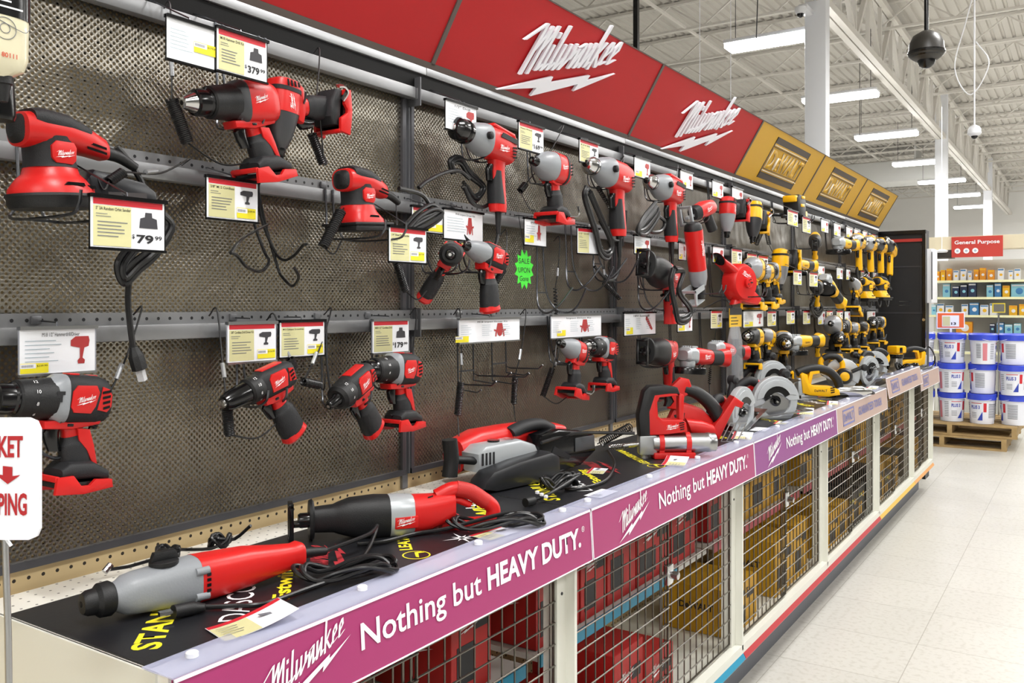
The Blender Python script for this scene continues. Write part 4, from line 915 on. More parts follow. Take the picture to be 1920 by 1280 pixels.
def price_tag(lb, p0, p1, X, style='red', price=None, title=None, pict='drill', sticker=None, holder='black', grp=None, yaw=0.0, pitch=0.0, small=False, pm=None, sm=None):
    """p0 top-left, p1 bottom-right in photo pixels, standing in the plane X"""
    A = onX(p0[0], p0[1], X); B = onX(p1[0], p1[1], X)
    W = abs(B.y - A.y); H = abs(A.z - onX(p0[0], p1[1] + (p0[1]-p1[1])*0, X).z)
    if small: H = abs(onX((p0[0]+p1[0])/2, p0[1], X).z - onX((p0[0]+p1[0])/2, p1[1], X).z)
    r = root('price_tag', lb, 'price tag', grp, A, (pitch, 0, yaw))
    o = (0, 0, -H); xd, yd = FRONT
    if holder:
        hm = {'black': SHB, 'clear': CLR, 'steel': STL}[holder]
        bm = BM(); box(bm, (-.004, -.001, -H-.002), (-.0012, W+.003, .004)); mesh('holder', bm, hm if holder != 'steel' else CLR, r, smooth=False)
        bm = BM(); box(bm, (-.008, -.001, -.002), (.004, W+.004, .004)); box(bm, (-.004, -.001, -H-.004), (.0025, W+.003, -H)); mesh('holder_rim', bm, STL if holder in ('steel', 'clear') else SHB, r, smooth=False)
    bm = BM(); box(bm, (-.001, 0, -H), (0, W, 0)); mesh('card', bm, WP2, r, smooth=False)
    zr = min(RAILZ, key=lambda q: abs(q + .04 - A.z)) + .04 - A.z
    bm = BM(); tube(bm, [(-.002, W/2, -.003), (-.006, W/2, max(-.003, min(zr, .01))), (.022 - X, W/2, zr), (.012 - X, W/2, zr)], .0016, n=6, smooth=False); mesh('hanger', bm, WIRE, r)
    if style == 'red':
        slab(r, 'red_band', RPR, o, W*.94, H*.12, x=W*.03, y=H*.85, lift=.0003, t=.0003)
        slab(r, 'tan_panel', TAN, o, W*.50, H*.80, x=W*.03, y=H*.03, lift=.0003, t=.0003)
        if title: put_text(title, BPR, r, (.0009, W*.06, -H*.26), width=W*.46, height=H*.065, bold=.01, name='title')
        if not small:
            lines(r, o, xd, yd, W*.06, H*.66, W*.2, 2, H*.05, h=H*.012); lines(r, o, xd, yd, W*.08, H*.50, W*.40, 5, H*.07, h=H*.018)
        else: lines(r, o, xd, yd, W*.08, H*.70, W*.36, 5, H*.11, h=H*.03)
        px, py, pw, ph = W*.64, H*.42, W*.26, H*.36
    else:
        if title: put_text(title, BPR, r, (.0009, W*.28 if W > .12 else W*.15, -H*.18), width=W*.5 if W > .12 else W*.7, height=H*.09, name='title')
        n = max(1, int(W/.09)); 
        for q in range(n): lines(r, o, xd, yd, W*(q+.06)/n, H*.72, W*.5/n if n > 1 else W*.5, 6 if not small else 4, H*.09, m=mat('pale_print', '#9fb0b8', .5), h=H*.014)
        px, py, pw, ph = W*.66, H*.18, W*.26, H*.66
        if pict == 'kit': px, pw, py, ph = W*.55, W*.2, H*.2, H*.6
    if pict:
        M = frame(o, xd, yd); bm = BM(); pts = PICT[pict]
        vs = [bm.verts.new(M @ Vector((px + a*pw, py + b_*ph, .0008))) for a, b_ in pts]; f = bm.faces.new(vs); bm.normal_update(); bmesh.ops.triangulate(bm, faces=[f])
        mesh('picture', bm, pm or (mat('picture_dark', '#3c3b40', .5) if style == 'red' else mat('picture_red', '#b03434', .5)), r, smooth=False)
    if price:
        d, c = price
        dm = BPR
        put_text('$', dm, r, (.0009, W*.54, -H*.80), height=H*.10, bold=.02, name='price'); put_text(d, dm, r, (.0009, W*.60, -H*.88), height=H*.18, width=W*.24, bold=.03, name='price'); put_text(c, dm, r, (.0009, W*.86, -H*.80), height=H*.09, width=W*.10, bold=.02, name='price')
    if sticker:
        sx, sy, sw, sh = (sticker if isinstance(sticker, tuple) else (.56, .06, .38, .30))
        slab(r, 'sticker', YPR, o, W*sw, H*sh, x=W*sx, y=H*sy, lift=.0012, t=.0002)
        slab(r, 'sticker_white', WHT, o, W*sw*.55, H*sh*.45, x=W*sx, y=H*(sy+sh*.5), lift=.0014, t=.0002)
        M = frame(o, xd, yd); bm = BM()
        for q in range(12):
            xx = W*(sx+sw*.04) + q*W*sw*.035; box(bm, (xx, H*(sy+sh*.6), .0016), (xx+W*sw*.02, H*(sy+sh*.85), .0017), M=M)
        mesh('barcode', bm, GPR, r, smooth=False)
        if sm: put_text(sm, BPR, r, (.0016, W*(sx+sw*.58), -H*(1-sy-sh*.6)), width=W*sw*.38, height=H*sh*.22, name='sticker_price')
    return r
# ------------------------------------------------------------------ what hangs on the wall
D = math.radians
def railtop(z):
    c = [q for q in RAILZ if q > z - .02]
    return min(c) if c else RAILZ[2]
def hk(short, P, drop=.035, m=WIRE, w=.05, reach=None):
    hook('wire hook holding the ' + ' '.join(short.split()[:12]), P.y + .02, railtop(P.z + .03), P.z - drop, reach or (P.x + .02), w, m)
# --- near red tools
P = onX(107, 747, .12); r = hammer_drill('largest red and black hammer drill hanging lower left, grey gear case', P, (D(-5), 0, 0), .96); hk('large hammer drill at lower left', P)
bm = BM(); tube(bm, [(.0, -.02, -.045), (.0, -.022, -.085), (.0, .0, -.10), (0, .02, -.10)], .003, n=6); mesh('trigger_guard', bm, DST, r)
prism_m = BM(); prism(prism_m, [(-.020, -.004), (-.020, .014), (-.006, .014), (-.006, .008), (-.010, .008), (-.010, -.004)], .0345, .0352); mesh('hammer_mark', prism_m, BPR, r, smooth=False)
P = onX(446, 192, .12); hammer_drill('red drill with black chuck hanging top left beside the $379.99 card', P, (D(11), 0, 0), 1.02, pal=PB, detail=False, nums=False, name='hammer_drill'); hk('red drill at top left', P)
P = onX(527, 214, .12); impact_driver('red impact driver hanging nose down, top left beside the red drill', P, (D(86), 0, 0), 1.05, pal=PB); hk('nose-down red impact driver', P, -.03)
P = onX(98, 378, .16); sander('large red palm sander with round pad and black dust canister, far left', P, (D(4), 0, 0), 1.0); hk('far left sander', P, .012, w=.07, reach=.26)
P = onX(672, 426, .15); sander('red palm sander with square pad between the two middle price cards', P, (D(4), 0, 0), .95, square=True, canister=False); hk('square pad sander', P, .012, w=.07, reach=.24)
P = onX(490, 722, .13); slim_drill('slim red drill tilted nose down, left one of the three lower drills', P, (D(17), 0, 0), 1.0); hk('tilted slim drill', P, .03)
P = onX(655, 728, .14); slim_drill('slim red screwdriver with numbered black ring tilted nose down', P, (D(22), 0, D(10)), 1.05, kind='screw', name='cordless_screwdriver'); hk('slim screwdriver', P, .03)
P = onX(737, 692, .12); hammer_drill('compact red drill with grey gear case under the $179.99 card', P, (D(-2), 0, 0), .94, badge_w=.034); hk('compact drill by the panel joint', P)
P = onX(846, 476, .15); slim_drill('slim red screwdriver facing outward with its grip leaning left', P, (D(5), D(32), D(38)), 1.05, kind='screw', name='cordless_screwdriver'); hk('outward facing screwdriver', P)
P = onX(908, 476, .14); slim_drill('slim red impact driver with grey nose beside the outward facing screwdriver', P, (D(-12), 0, 0), 1.12, kind='impact', name='slim_impact_driver'); hk('slim impact driver', P)
P = onX(908, 264, .13); corded_drill('red corded drill with black chuck and grey gear case, top row', P, (D(-6), 0, 0), 1.16, chuck='black', cord=[(0,.083,-.21),(.0,.06,-.25),(-.03,.0,-.24),(-.04,-.05,-.19)]); hk('corded drill with black chuck', P)
P = onX(1030, 313, .13); impact_driver('big red impact wrench with grey nose, top row under the $169 card', P, (D(-4), 0, 0), 1.12, big=True, name='impact_wrench'); hk('big impact wrench', P)
P = onX(1140, 324, .13); corded_drill('red corded drill with chrome chuck and straight red handle', P, (D(-4), 0, 0), 1.32, dhandle=False, cord=[(0,.083,-.21),(0,.075,-.26),(-.01,.04,-.28),(-.02,-.02,-.25)]); hk('chrome chuck corded drill', P)
P = onX(1244, 352, .13); corded_drill('red corded drill with chrome chuck and grey body, right of the straight handled one', P, (D(-4), 0, 0), 1.28, cord=[(0,.083,-.21),(0,.08,-.30),(-.01,.03,-.33)]); hk('second chrome chuck drill', P)
# compact saw with a grey loop shoe
P = onX(1312, 395, .14); r = root('trim_saw', 'small red saw with a grey loop shoe, top row before the yellow tools', 'saw', None, P, (D(18), 0, D(-8)), 1.05)
P_(r, 'housing', lambda b: loft(b, [(-.03, 0, .03, .03, 0, 2.6), (.03, 0, .032, .034, 0, 2.6), (.09, -.005, .028, .03, 0, 2.6), (.11, -.008, .02, .022)]), RED)
P_(r, 'gear_case', lambda b: loft(b, [(-.06, 0, .022, .024, 0, 3), (-.028, 0, .031, .031, 0, 2.6)]), GRP); P_(r, 'handle', lambda b: loft(b, [(.05, -.03, .02, .022, 75), (.08, -.10, .02, .024, 75)]), GRP)
P_(r, 'shoe', lambda b: (box(b, (-.03, -.12, -.035), (-.018, -.108, .045), .002), box(b, (.018, -.12, -.035), (.03, -.108, .045), .002), box(b, (-.03, -.12, .035), (.03, -.108, .045), .002), box(b, (-.03, -.12, -.035), (.03, -.108, -.025), .002), box(b, (-.008, -.11, -.01), (.008, -.05, .0))), LGY); badge(r, PR, .0325, .0, -.01, .05); hk('small loop shoe saw', P)
P = onX(1364, 402, .14); impact_driver('red impact driver hanging nose down, top row beside the yellow one', P, (D(86), 0, 0), 1.15); hk('red nose-down driver by the yellow tools', P, -.03)
P = onX(1413, 412, .15); impact_driver('yellow impact driver hanging nose down beside the last red tool, top row', P, (D(75), 0, D(10)), 1.3, pal=PK); hk('yellow nose-down driver', P, -.03)
P = onX(1240, 512, .15); recip_saw('red reciprocating saw with black boot in the middle row, cord looped below', P, (D(-8), 0, D(8)), 1.18, foot=False); hk('middle row reciprocating saw', P, .05)
P = onX(1238, 658, .14); recip_saw('red reciprocating saw with black boot in the lowest row', P, (D(-3), 0, D(8)), 1.12); hk('lowest row reciprocating saw', P, .05)
P = onX(1074, 655, .14); impact_driver('red impact driver with grey nose in the lowest row below the kit card', P, (D(-16), 0, 0), .98); hk('lowest row impact driver', P)
P = onX(1126, 652, .13); hammer_drill('compact red drill in the lowest row right of the impact driver', P, (D(-5), 0, 0), .93, badge_w=.034); hk('lowest row compact drill', P)
P = onX(1303, 668, .16); grinder('red angle grinder with grey head in the lowest row, larger one', P, (D(-4), 0, D(-10)), 1.25); hk('larger angle grinder', P, .04)
P = onX(1353, 655, .15); grinder('red angle grinder partly hidden by a clear plastic bag', P, (D(-6), 0, D(-10)), 1.1); hk('angle grinder behind the bag', P, .04)
# red rotary cutter with bracket foot
P = onX(1308, 508, .17); r = root('rotary_cutter', 'red cylindrical cutting tool with black cap and slotted grey bracket, leaning', 'power tool', None, P, (D(106), 0, D(0)), 1.05)
P_(r, 'motor_housing', lambda b: loft(b, [(.0, 0, .034, .034, 0, 2.5), (.10, 0, .034, .034, 0, 2.5), (.165, 0, .036, .036, 0, 2.4)], n=26), RED); P_(r, 'end_cap', lambda b: loft(b, [(.165, 0, .0365, .0365), (.185, 0, .033, .033), (.195, 0, .022, .022)], n=26), BLK)
P_(r, 'gear_case', lambda b: loft(b, [(-.06, 0, .026, .028, 0, 2.4), (-.03, 0, .034, .035, 0, 2.5), (.004, 0, .035, .035, 0, 2.5)], n=24), GRY); P_(r, 'blade_clamp', lambda b: loft(b, [(-.11, .0, .018, .022, 0, 3), (-.055, 0, .026, .028, 0, 3)]), BLK)
P_(r, 'bracket', lambda b: (prism(b, [(-.07, .02), (-.05, .02), (-.05, .12), (-.11, .12), (-.11, .11), (-.07, .10)], -.03, -.024), prism(b, [(-.07, .02), (-.05, .02), (-.05, .12), (-.11, .12), (-.11, .11), (-.07, .10)], .024, .03), box(b, (-.03, -.112, .03), (.03, -.108, .12)), box(b, (-.03, -.06, .112), (.03, -.05, .12))), LGY)
badge(r, PR, .0345, .05, -.01, .08); hk('leaning rotary cutter', P, .08, reach=.27)
# blower
P = onX(1386, 530, .19); r = root('compact_blower', 'red leaf blower with round fan housing and open nozzle pointing up left', 'blower', None, P, (0, 0, D(-20)), 1.35)
P_(r, 'fan_housing', lambda b: (lathe(b, [(.03, .034), (.055, .030), (.064, .018), (.066, -.018), (.055, -.030), (.03, -.034)], axis='x', n=32)), RED)
P_(r, 'nozzle', lambda b: loft(b, [(-.105, .075, .027, .028, -35, 2.2), (-.095, .068, .025, .026, -35), (-.04, .035, .030, .032, -30, 2.4), (-.01, .01, .030, .04, -20, 2.6)]), RED); P_(r, 'nozzle_opening', lambda b: loft(b, [(-.107, .077, .023, .024, -35, 2.2), (-.1045, .075, .023, .024, -35)]), SHB)
P_(r, 'hub', lambda b: lathe(b, [(.018, .030), (.018, .044), (.012, .046)], axis='x', n=20), RED); P_(r, 'vent', lambda b: [prism(b, [(.002+.004*0, -.002), (.014, -.002), (.014, .002), (.002, .002)], .0455, .047) if i == 0 else prism(b, [(.004*math.cos(i)-.001, .012*math.sin(i*1.2)-.0015), (.012*math.cos(i*1.1)+.001, .012*math.sin(i*1.2)-.0015), (.012*math.cos(i*1.1)+.001, .012*math.sin(i*1.2)+.0015), (.004*math.cos(i)-.001, .012*math.sin(i*1.2)+.0015)], .0455, .047) for i in range(5)], BPR)
P_(r, 'base', lambda b: prism(b, [(-.03, -.06), (.075, -.075), (.095, -.055), (.06, -.03)], -.022, .022, bev=.004), RED); P_(r, 'handle', lambda b: loft(b, [(.0, -.03, .018, .024, 80), (-.02, -.07, .018, .024, 80)]), RED); badge(r, PR, .034, -.03, .03, .05, -.5); hk('red blower', P, .05, reach=.3)
# --- yellow tools
YT = [  # builder, label, px, py, X, rot, s, extra
 ('imp', 'yellow impact wrench with large silver nose, middle row next to the blower', 1411, 503, .15, (-4,0,5), 1.3, dict(big=True)),
 ('imp', 'yellow impact driver second after the blower in the middle row', 1433, 510, .14, (0,0,0), 1.2, {}),
 ('drl', 'yellow drill with silver gear case third after the blower, middle row', 1447, 508, .13, (0,0,0), 1.1, {}),
 ('imp', 'yellow impact driver hanging nose down with silver nose, middle row', 1463, 500, .15, (86,0,0), 1.35, {}),
 ('grd', 'yellow grinder with chrome head in the middle row', 1497, 496, .14, (0,0,-8), 1.1, {}),
 ('rec', 'yellow reciprocating saw with black boot hanging nose up in the top row', 1528, 450, .17, (12,0,14), .85, {}),
 ('rec', 'yellow reciprocating saw with black boot hanging in the middle row', 1532, 537, .17, (6,0,14), .85, {}),
 ('grd', 'yellow grinder with silver guard leaning in the middle row', 1553, 534, .18, (-30,0,-10), 1.2, {}),
 ('grd', 'yellow grinder with grey head in the top row left of the corded drills', 1578, 456, .15, (0,0,-8), 1.25, {}),
 ('cor', 'yellow corded drill first of the four at the top right', 1606, 452, .16, (-2,0,0), 1.25, {}),
 ('cor', 'yellow corded drill second of the four at the top right', 1628, 456, .16, (-2,0,0), 1.3, {}),
 ('cor', 'yellow corded drill third of the four at the top right', 1648, 459, .17, (-6,0,0), 1.3, dict(pk=1)),
 ('cor', 'yellow corded drill last of the four at the top right', 1667, 462, .20, (-18,0,0), 1.3, dict(pk=1)),
 ('imp', 'yellow cordless tool with grey nose right of the leaning grinder, middle row', 1603, 535, .14, (-25,0,0), 1.3, {}),
 ('drl', 'yellow drill with black clutch ring, first yellow tool of the lowest row', 1412, 631, .13, (-3,0,0), 1.02, dict(pk=1)),
 ('imp', 'yellow impact driver with silver nose tilted up, second in the lowest row', 1438, 629, .13, (-14,0,0), 1.1, {}),
 ('drl', 'large yellow drill turned outward, third yellow tool of the lowest row', 1470, 640, .17, (4,0,22), 1.25, {}),
 ('grd', 'yellow grinder with black guard lying in a wire holder, lowest row', 1497, 640, .16, (0,0,-14), 1.25, {}),
 ('rec', 'yellow reciprocating saw in the lowest row right of the grinder', 1533, 636, .17, (4,0,14), .75, {}),
 ('imp', 'yellow impact wrench with big silver nose in the lowest row', 1561, 609, .16, (-6,0,8), 1.45, dict(big=True)),
 ('drl', 'yellow drill pointing outward below the big silver impact wrench', 1571, 633, .19, (0,0,20), 1.1, dict(pk=1)),
 ('drl', 'yellow drill with dark nose right of the silver impact wrench, lowest row', 1583, 612, .15, (0,0,5), 1.15, dict(pk=1)),
 ('imp', 'yellow impact driver with feet showing, fourth from the right in the lowest row', 1600, 614, .14, (-5,0,0), 1.15, {}),
 ('imp', 'yellow impact driver third from the right in the lowest row', 1618, 612, .15, (-12,0,0), 1.15, dict(pk=1)),
 ('drl', 'yellow drill second from the right in the lowest row', 1637, 605, .15, (0,0,10), 1.15, dict(pk=1)),
 ('drl', 'yellow drill farthest right in the lowest row', 1649, 604, .15, (0,0,0), 1.1, {}),
]
for kd, lb, x, y, X, rt, s, ex in YT:
    P = onX(x, y, X); ex = dict(ex); pal = PK if ex.pop('pk', 0) else PY; rot = tuple(D(v) for v in rt)
    if kd == 'imp': impact_driver(lb, P, rot, s, pal=pal, clip=False, **ex)
    elif kd == 'drl': hammer_drill(lb, P, rot, s, pal=pal, nums=False, detail=False, **ex)
    elif kd == 'cor': corded_drill(lb, P, rot, s, pal=pal, chuck='metal', cord=[(0,.083,-.21),(0,.09,-.30),(0,.07,-.36),(-.01,.03,-.33),(-.02,.0,-.24)], **ex)
    elif kd == 'grd': grinder(lb, P, rot, s, pal=pal)
    elif kd == 'rec': recip_saw(lb, P, rot, s, pal=pal, foot=False)
    hk(lb, P, .04 * s)
# yellow nailer with long black arm, top row
P = onX(1490, 392, .17); r = root('cordless_nailer', 'black and yellow nailer with a long black magazine, top row', 'nailer', None, P, (D(4), 0, 0), 1.2)
P_(r, 'housing', lambda b: prism(b, [(-.06, -.02), (-.07, .05), (-.03, .065), (.05, .06), (.07, .03), (.06, -.05), (.0, -.06)], -.035, .035, bev=.008), BLK)
P_(r, 'top_cap', lambda b: box(b, (-.03, -.09, .03), (.03, -.045, .06), .006), YEL); P_(r, 'side_panel', lambda b: (box(b, (.03, -.01, .045), (.038, .04, .058), .002), box(b, (.03, -.025, .008), (.038, .03, .022), .002)), YEL)
P_(r, 'magazine', lambda b: (box(b, (-.03, -.26, -.035), (-.018, .0, -.020), .002), box(b, (.012, -.26, -.045), (.024, .0, -.03), .002), box(b, (-.03, -.05, -.05), (.03, .06, -.02), .004)), SHB); P_(r, 'battery_foot', lambda b: box(b, (-.032, .03, -.05), (.032, .10, -.01), .005), YEL); hk('black and yellow nailer', P, .06, reach=.26)
# sanders in a wire tray, right end of the middle row
for i, (x, y, X) in enumerate(((1622, 562, .16), (1650, 560, .20))):
    P = onX(x, y, X); sander(['yellow and black palm sander, left one in the wire tray', 'yellow and black palm sander, right one in the wire tray'][i], P, (0, 0, D(-15)), 1.2, square=True, canister=False, pal=PY)
P = onX(1640, 572, .05)
bm = BM()
for k in range(7): bar(bm, (.04, P.y - .25 + k*.08, P.z), (.28, P.y - .25 + k*.08, P.z), .004)
for xx in (.04, .16, .28): bar(bm, (xx, P.y - .27, P.z), (xx, P.y + .25, P.z), .004)
bar(bm, (.28, P.y - .27, P.z + .03), (.28, P.y + .25, P.z + .03), .004); bar(bm, (.03, P.y - .2, P.z), (.03, P.y - .2, RAILZ[1]), .004); bar(bm, (.03, P.y + .2, P.z), (.03, P.y + .2, RAILZ[1]), .004)
tag(mesh('wire_tray', bm, BWIRE), 'black wire tray holding two yellow sanders at the right end', 'tray')
# --- empty hooks
def ehook(lb, x, y, X0=.03, m=WIRE, k=1.0, ys=.0):
    P = onX(x, y, .05); rz = railtop(P.z + .02); r = root('display_hook', lb, 'hook', 'empty wire display hooks', (0, P.y, 0))
    def f(b):
        for sy in (-1, 1):
            tube(b, [(.04, sy*.02, rz + .03), (.045, sy*.02, (rz+P.z)/2), (.05, sy*.03, P.z + .02), (.07, sy*.05, P.z - .03), (.11, sy*.065, P.z - .045), (.15, sy*.06, P.z - .02), (.19, sy*.045, P.z + .035)], .0032, n=8, k=6)
        bar(b, (.05, -.03, P.z+.02), (.05, .03, P.z+.02), .004)
    P_(r, 'prongs', f, m); P_(r, 'rail_clip', lambda b: box(b, (.014, -.010, rz+.034), (.021, .010, rz+.049), .002), STL)
for lb, x, y in (('left empty straight prong hook under the wide kit card', 872, 715), ('right empty straight prong hook under the wide kit card', 935, 700)):
    P = onX(x, y, .04); rz = RAILZ[0]; r = root('display_hook', lb, 'hook', 'empty wire display hooks', (0, P.y, 0))
    def f(b):
        for sy, dz in ((-.025, 0), (.05, .02)):
            tube(b, [(.03, sy, rz + .03), (.034, sy, P.z + dz), (.05, sy, P.z + dz - .006), (.15, sy, P.z + dz - .004), (.165, sy, P.z + dz + .008)], .0024, n=7, smooth=False)
            tube(b, [(.034, sy, P.z + dz - .02), (.10, sy, P.z + dz - .026), (.115, sy, P.z + dz - .018)], .0022, n=7, smooth=False)
            tube(b, [(.034, sy, P.z + dz), (.034, sy, P.z + dz - .022)], .0022, n=6, smooth=False)
        bar(b, (.034, -.025, P.z + .03), (.034, .05, P.z + .03), .004)
    P_(r, 'prongs', f, WIRE); P_(r, 'rail_clip', lambda b: box(b, (.014, -.010, rz+.034), (.021, .010, rz+.049), .002), STL)
# the big black empty hook left of the square sander
r = root('display_hook', 'large empty black wire hook under the drill card, left middle', 'hook', 'empty wire display hooks', (0, 0, 0))
def Q(x, y, X): return onX(x, y, X)
P_(r, 'prongs', lambda b: (tube(b, [Q(470, 330, .045), Q(475, 410, .05), Q(495, 470, .07), Q(504, 490, .10), Q(490, 508, .14), Q(465, 502, .18), Q(445, 480, .20), Q(432, 473, .21)], .0032, n=8),
    tube(b, [Q(484, 330, .045), Q(488, 400, .05), Q(512, 465, .07), Q(530, 487, .10), Q(550, 480, .14), Q(568, 460, .18), Q(574, 458, .20)], .0032, n=8), tube(b, [Q(432, 475, .21), Q(450, 450, .19), Q(480, 432, .12), Q(502, 421, .09)], .0028, n=8),
    tube(b, [Q(478, 330, .045), Q(500, 430, .05), Q(522, 505, .06), Q(530, 520, .08), Q(548, 536, .12), Q(560, 520, .16), Q(552, 502, .18)], .0032, n=8)), BWIRE)
P_(r, 'rail_clip', lambda b: box(b, (.016, Q(478,330,.04).y-.02, RAILZ[1]+.024), (.045, Q(478,330,.04).y+.02, RAILZ[1]+.052), .002), STL)
for lb, x, y in (('empty grey wire hook beside the green starburst tag', 1016, 560), ('empty wire hook right of the green starburst tag', 1070, 520), ('empty wire hook under the corded drill cords', 1120, 505),
                 ('empty wire hook between the two reciprocating saws', 1203, 560), ('empty wire hook left of the top row yellow grinder', 1562, 465)): ehook(lb, x, y)
# --- security tethers (photo points rail, coil start, coil end, tool)
TE = [('tether left of the $379.99 card reaching the top left drill', (303, 22, .03), (322, 186, .07), (352, 268, .08), (470, 305, .12), 24, .011),
 ('tether hanging under the nose-down red impact driver', (585, 105, .03), (584, 250, .10), (606, 308, .10), (600, 220, .12), 16, .009),
 ('tether curled by the cord of the far left sander', (340, 310, .03), (232, 322, .20), (205, 340, .20), (178, 320, .19), 8, .007),
 ('tether behind the grip of the largest hammer drill', (250, 590, .03), (196, 752, .07), (168, 800, .07), (110, 872, .12), 14, .010),
 ('tether hanging below the chuck of the left slim drill', (392, 592, .03), (424, 748, .12), (430, 815, .12), (528, 785, .13), 22, .009),
 ('tether between the left slim drill and the screwdriver', (500, 600, .03), (552, 690, .08), (545, 672, .08), (540, 690, .12), 8, .008),
 ('tether looped left of the slim screwdriver', (607, 590, .03), (568, 715, .10), (600, 722, .10), (610, 700, .13), 12, .008),
 ('tether behind the compact drill at the panel joint', (768, 590, .03), (758, 745, .07), (742, 790, .07), (735, 778, .12), 10, .009),
 ('tether left of the square pad sander', (640, 355, .03), (640, 395, .17), (606, 462, .17), (640, 452, .16), 20, .010),
 ('tether below the square sander card', (728, 380, .03), (744, 492, .12), (760, 545, .12), (800, 545, .13), 18, .009),
 ('tether beside the slim impact driver grip', (938, 440, .04), (945, 505, .09), (922, 540, .09), (905, 530, .13), 14, .008),
 ('left loose tether under the wide kit card', (850, 590, .03), (864, 716, .07), (858, 778, .07), (862, 880, .12), 20, .009),
 ('right loose tether under the wide kit card', (975, 590, .03), (966, 704, .07), (963, 757, .07), (968, 830, .09), 18, .008),
 ('long stretched tether right of the green starburst tag', (1038, 452, .03), (1041, 540, .06), (1044, 610, .06), (1034, 700, .09), 12, .006),
 ('tether left of the lowest row impact driver grip', (1036, 660, .05), (1036, 690, .08), (1018, 742, .08), (1062, 745, .12), 18, .008),
 ('loose tether hanging below the corded drill cords', (1120, 470, .04), (1132, 530, .08), (1162, 560, .08), (1140, 500, .06), 14, .007),
 ('tether under the top row corded drill with black chuck', (1045, 245, .03), (985, 345, .07), (975, 358, .07), (1005, 395, .12), 8, .009),
 ('tether under the straight handled corded drill', (1160, 300, .03), (1120, 350, .08), (1145, 390, .08), (1135, 340, .12), 12, .007),
 ('tether under the top row grey-bodied corded drill', (1262, 315, .03), (1258, 378, .08), (1250, 430, .08), (1255, 440, .12), 14, .007),
 ('left tether under the top row yellow nose-down driver', (1440, 395, .03), (1428, 435, .10), (1418, 458, .10), (1424, 435, .14), 12, .010),
 ('right tether under the top row yellow nose-down driver', (1440, 395, .03), (1436, 428, .10), (1442, 458, .10), (1452, 470, .12), 14, .010),
 ('tether dropping to the deck behind the grinders', (1335, 600, .03), (1332, 690, .05), (1330, 720, .05), (1328, 740, .07), 8, .006),
 ('tether hanging among the lowest row yellow drills', (1665, 600, .04), (1655, 645, .08), (1645, 670, .08), (1640, 680, .1), 10, .010),
 ('tether under the yellow reciprocating saw of the middle row', (1520, 500, .03), (1522, 560, .08), (1530, 585, .08), (1540, 590, .12), 10, .012)]
for lb, a, b_, c, d, tn, rd in TE: tether('black coiled ' + lb, onX(*a), onX(*b_), onX(*c), onX(*d), tn, rd)
# --- power cords hanging on the wall
def xs(l, X): return [onX(x, y, X + (0 if len(q) < 3 else q[2])) for q in l for x, y in [q[:2]]]
cord_bundle('thick black folded cord of the far left sander, ending in a capped plug', xs([(300, 400), (318, 425), (290, 470), (255, 500), (232, 522), (226, 500), (245, 470), (275, 440)], .12), 3, .0055, .010, tail=xs([(243, 512), (240, 560), (244, 610), (250, 655)], .10), plug=(onX(250, 650, .10), onX(262, 692, .10)))
bm = BM(); tube(bm, xs([(218, 275), (240, 300), (262, 335), (275, 365), (300, 395)], .16), .0055, n=8); tag(mesh('power_cord', bm, CORD), 'black cord running from the far left sander past its canister', 'power cord')
cord_bundle('black folded cord right of the square pad sander', xs([(762, 428), (785, 405), (812, 392), (826, 400), (806, 416), (775, 432)], .17), 3, .0055, .011, tail=xs([(748, 353), (785, 362), (800, 375), (806, 392)], .16))
bm = BM(); tube(bm, xs([(785, 352), (800, 340), (830, 325), (860, 320), (880, 335)], .11), .0055, n=8); tag(mesh('power_cord', bm, CORD), 'black cord stretching right from the square sander across the panel joint', 'power cord')
cord_bundle('black cord loops below the top row corded drill with black chuck', xs([(850, 325), (845, 305), (862, 300), (880, 325), (905, 350), (890, 372), (868, 345)], .10), 3, .0058, .010, tail=xs([(870, 350), (885, 380), (905, 388), (920, 380)], .11))
cord_bundle('long hanging black cord loops below the straight handled corded drill', xs([(1100, 352), (1096, 370), (1115, 430), (1125, 470), (1140, 478), (1146, 455), (1125, 405), (1105, 360)], .13), 3, .0065, .013, tail=xs([(1125, 415), (1145, 445), (1160, 450), (1170, 430), (1173, 395)], .13))
cord_bundle('black cord bundle left of the grey-bodied corded drill', xs([(1228, 385), (1205, 415), (1195, 432), (1208, 430), (1228, 405), (1232, 392)], .13), 4, .0075, .013, tail=xs([(1228, 400), (1246, 415), (1240, 432), (1222, 435), (1212, 422)], .13))
cord_bundle('black cord loops hanging over the middle row reciprocating saw', xs([(1262, 505), (1257, 530), (1265, 575), (1272, 600), (1290, 595), (1292, 575), (1272, 545), (1280, 510), (1265, 505)], .22), 3, .0068, .012)
cord_bundle('black cord bundle hanging at the far end of the top row', xs([(1610, 492), (1606, 510), (1612, 525), (1625, 515), (1620, 500)], .15), 3, .008, .015)
cord_bundle('black cord bundle below the middle row yellow saw', xs([(1525, 560), (1520, 575), (1530, 590), (1540, 580), (1535, 565)], .14), 3, .008, .015)
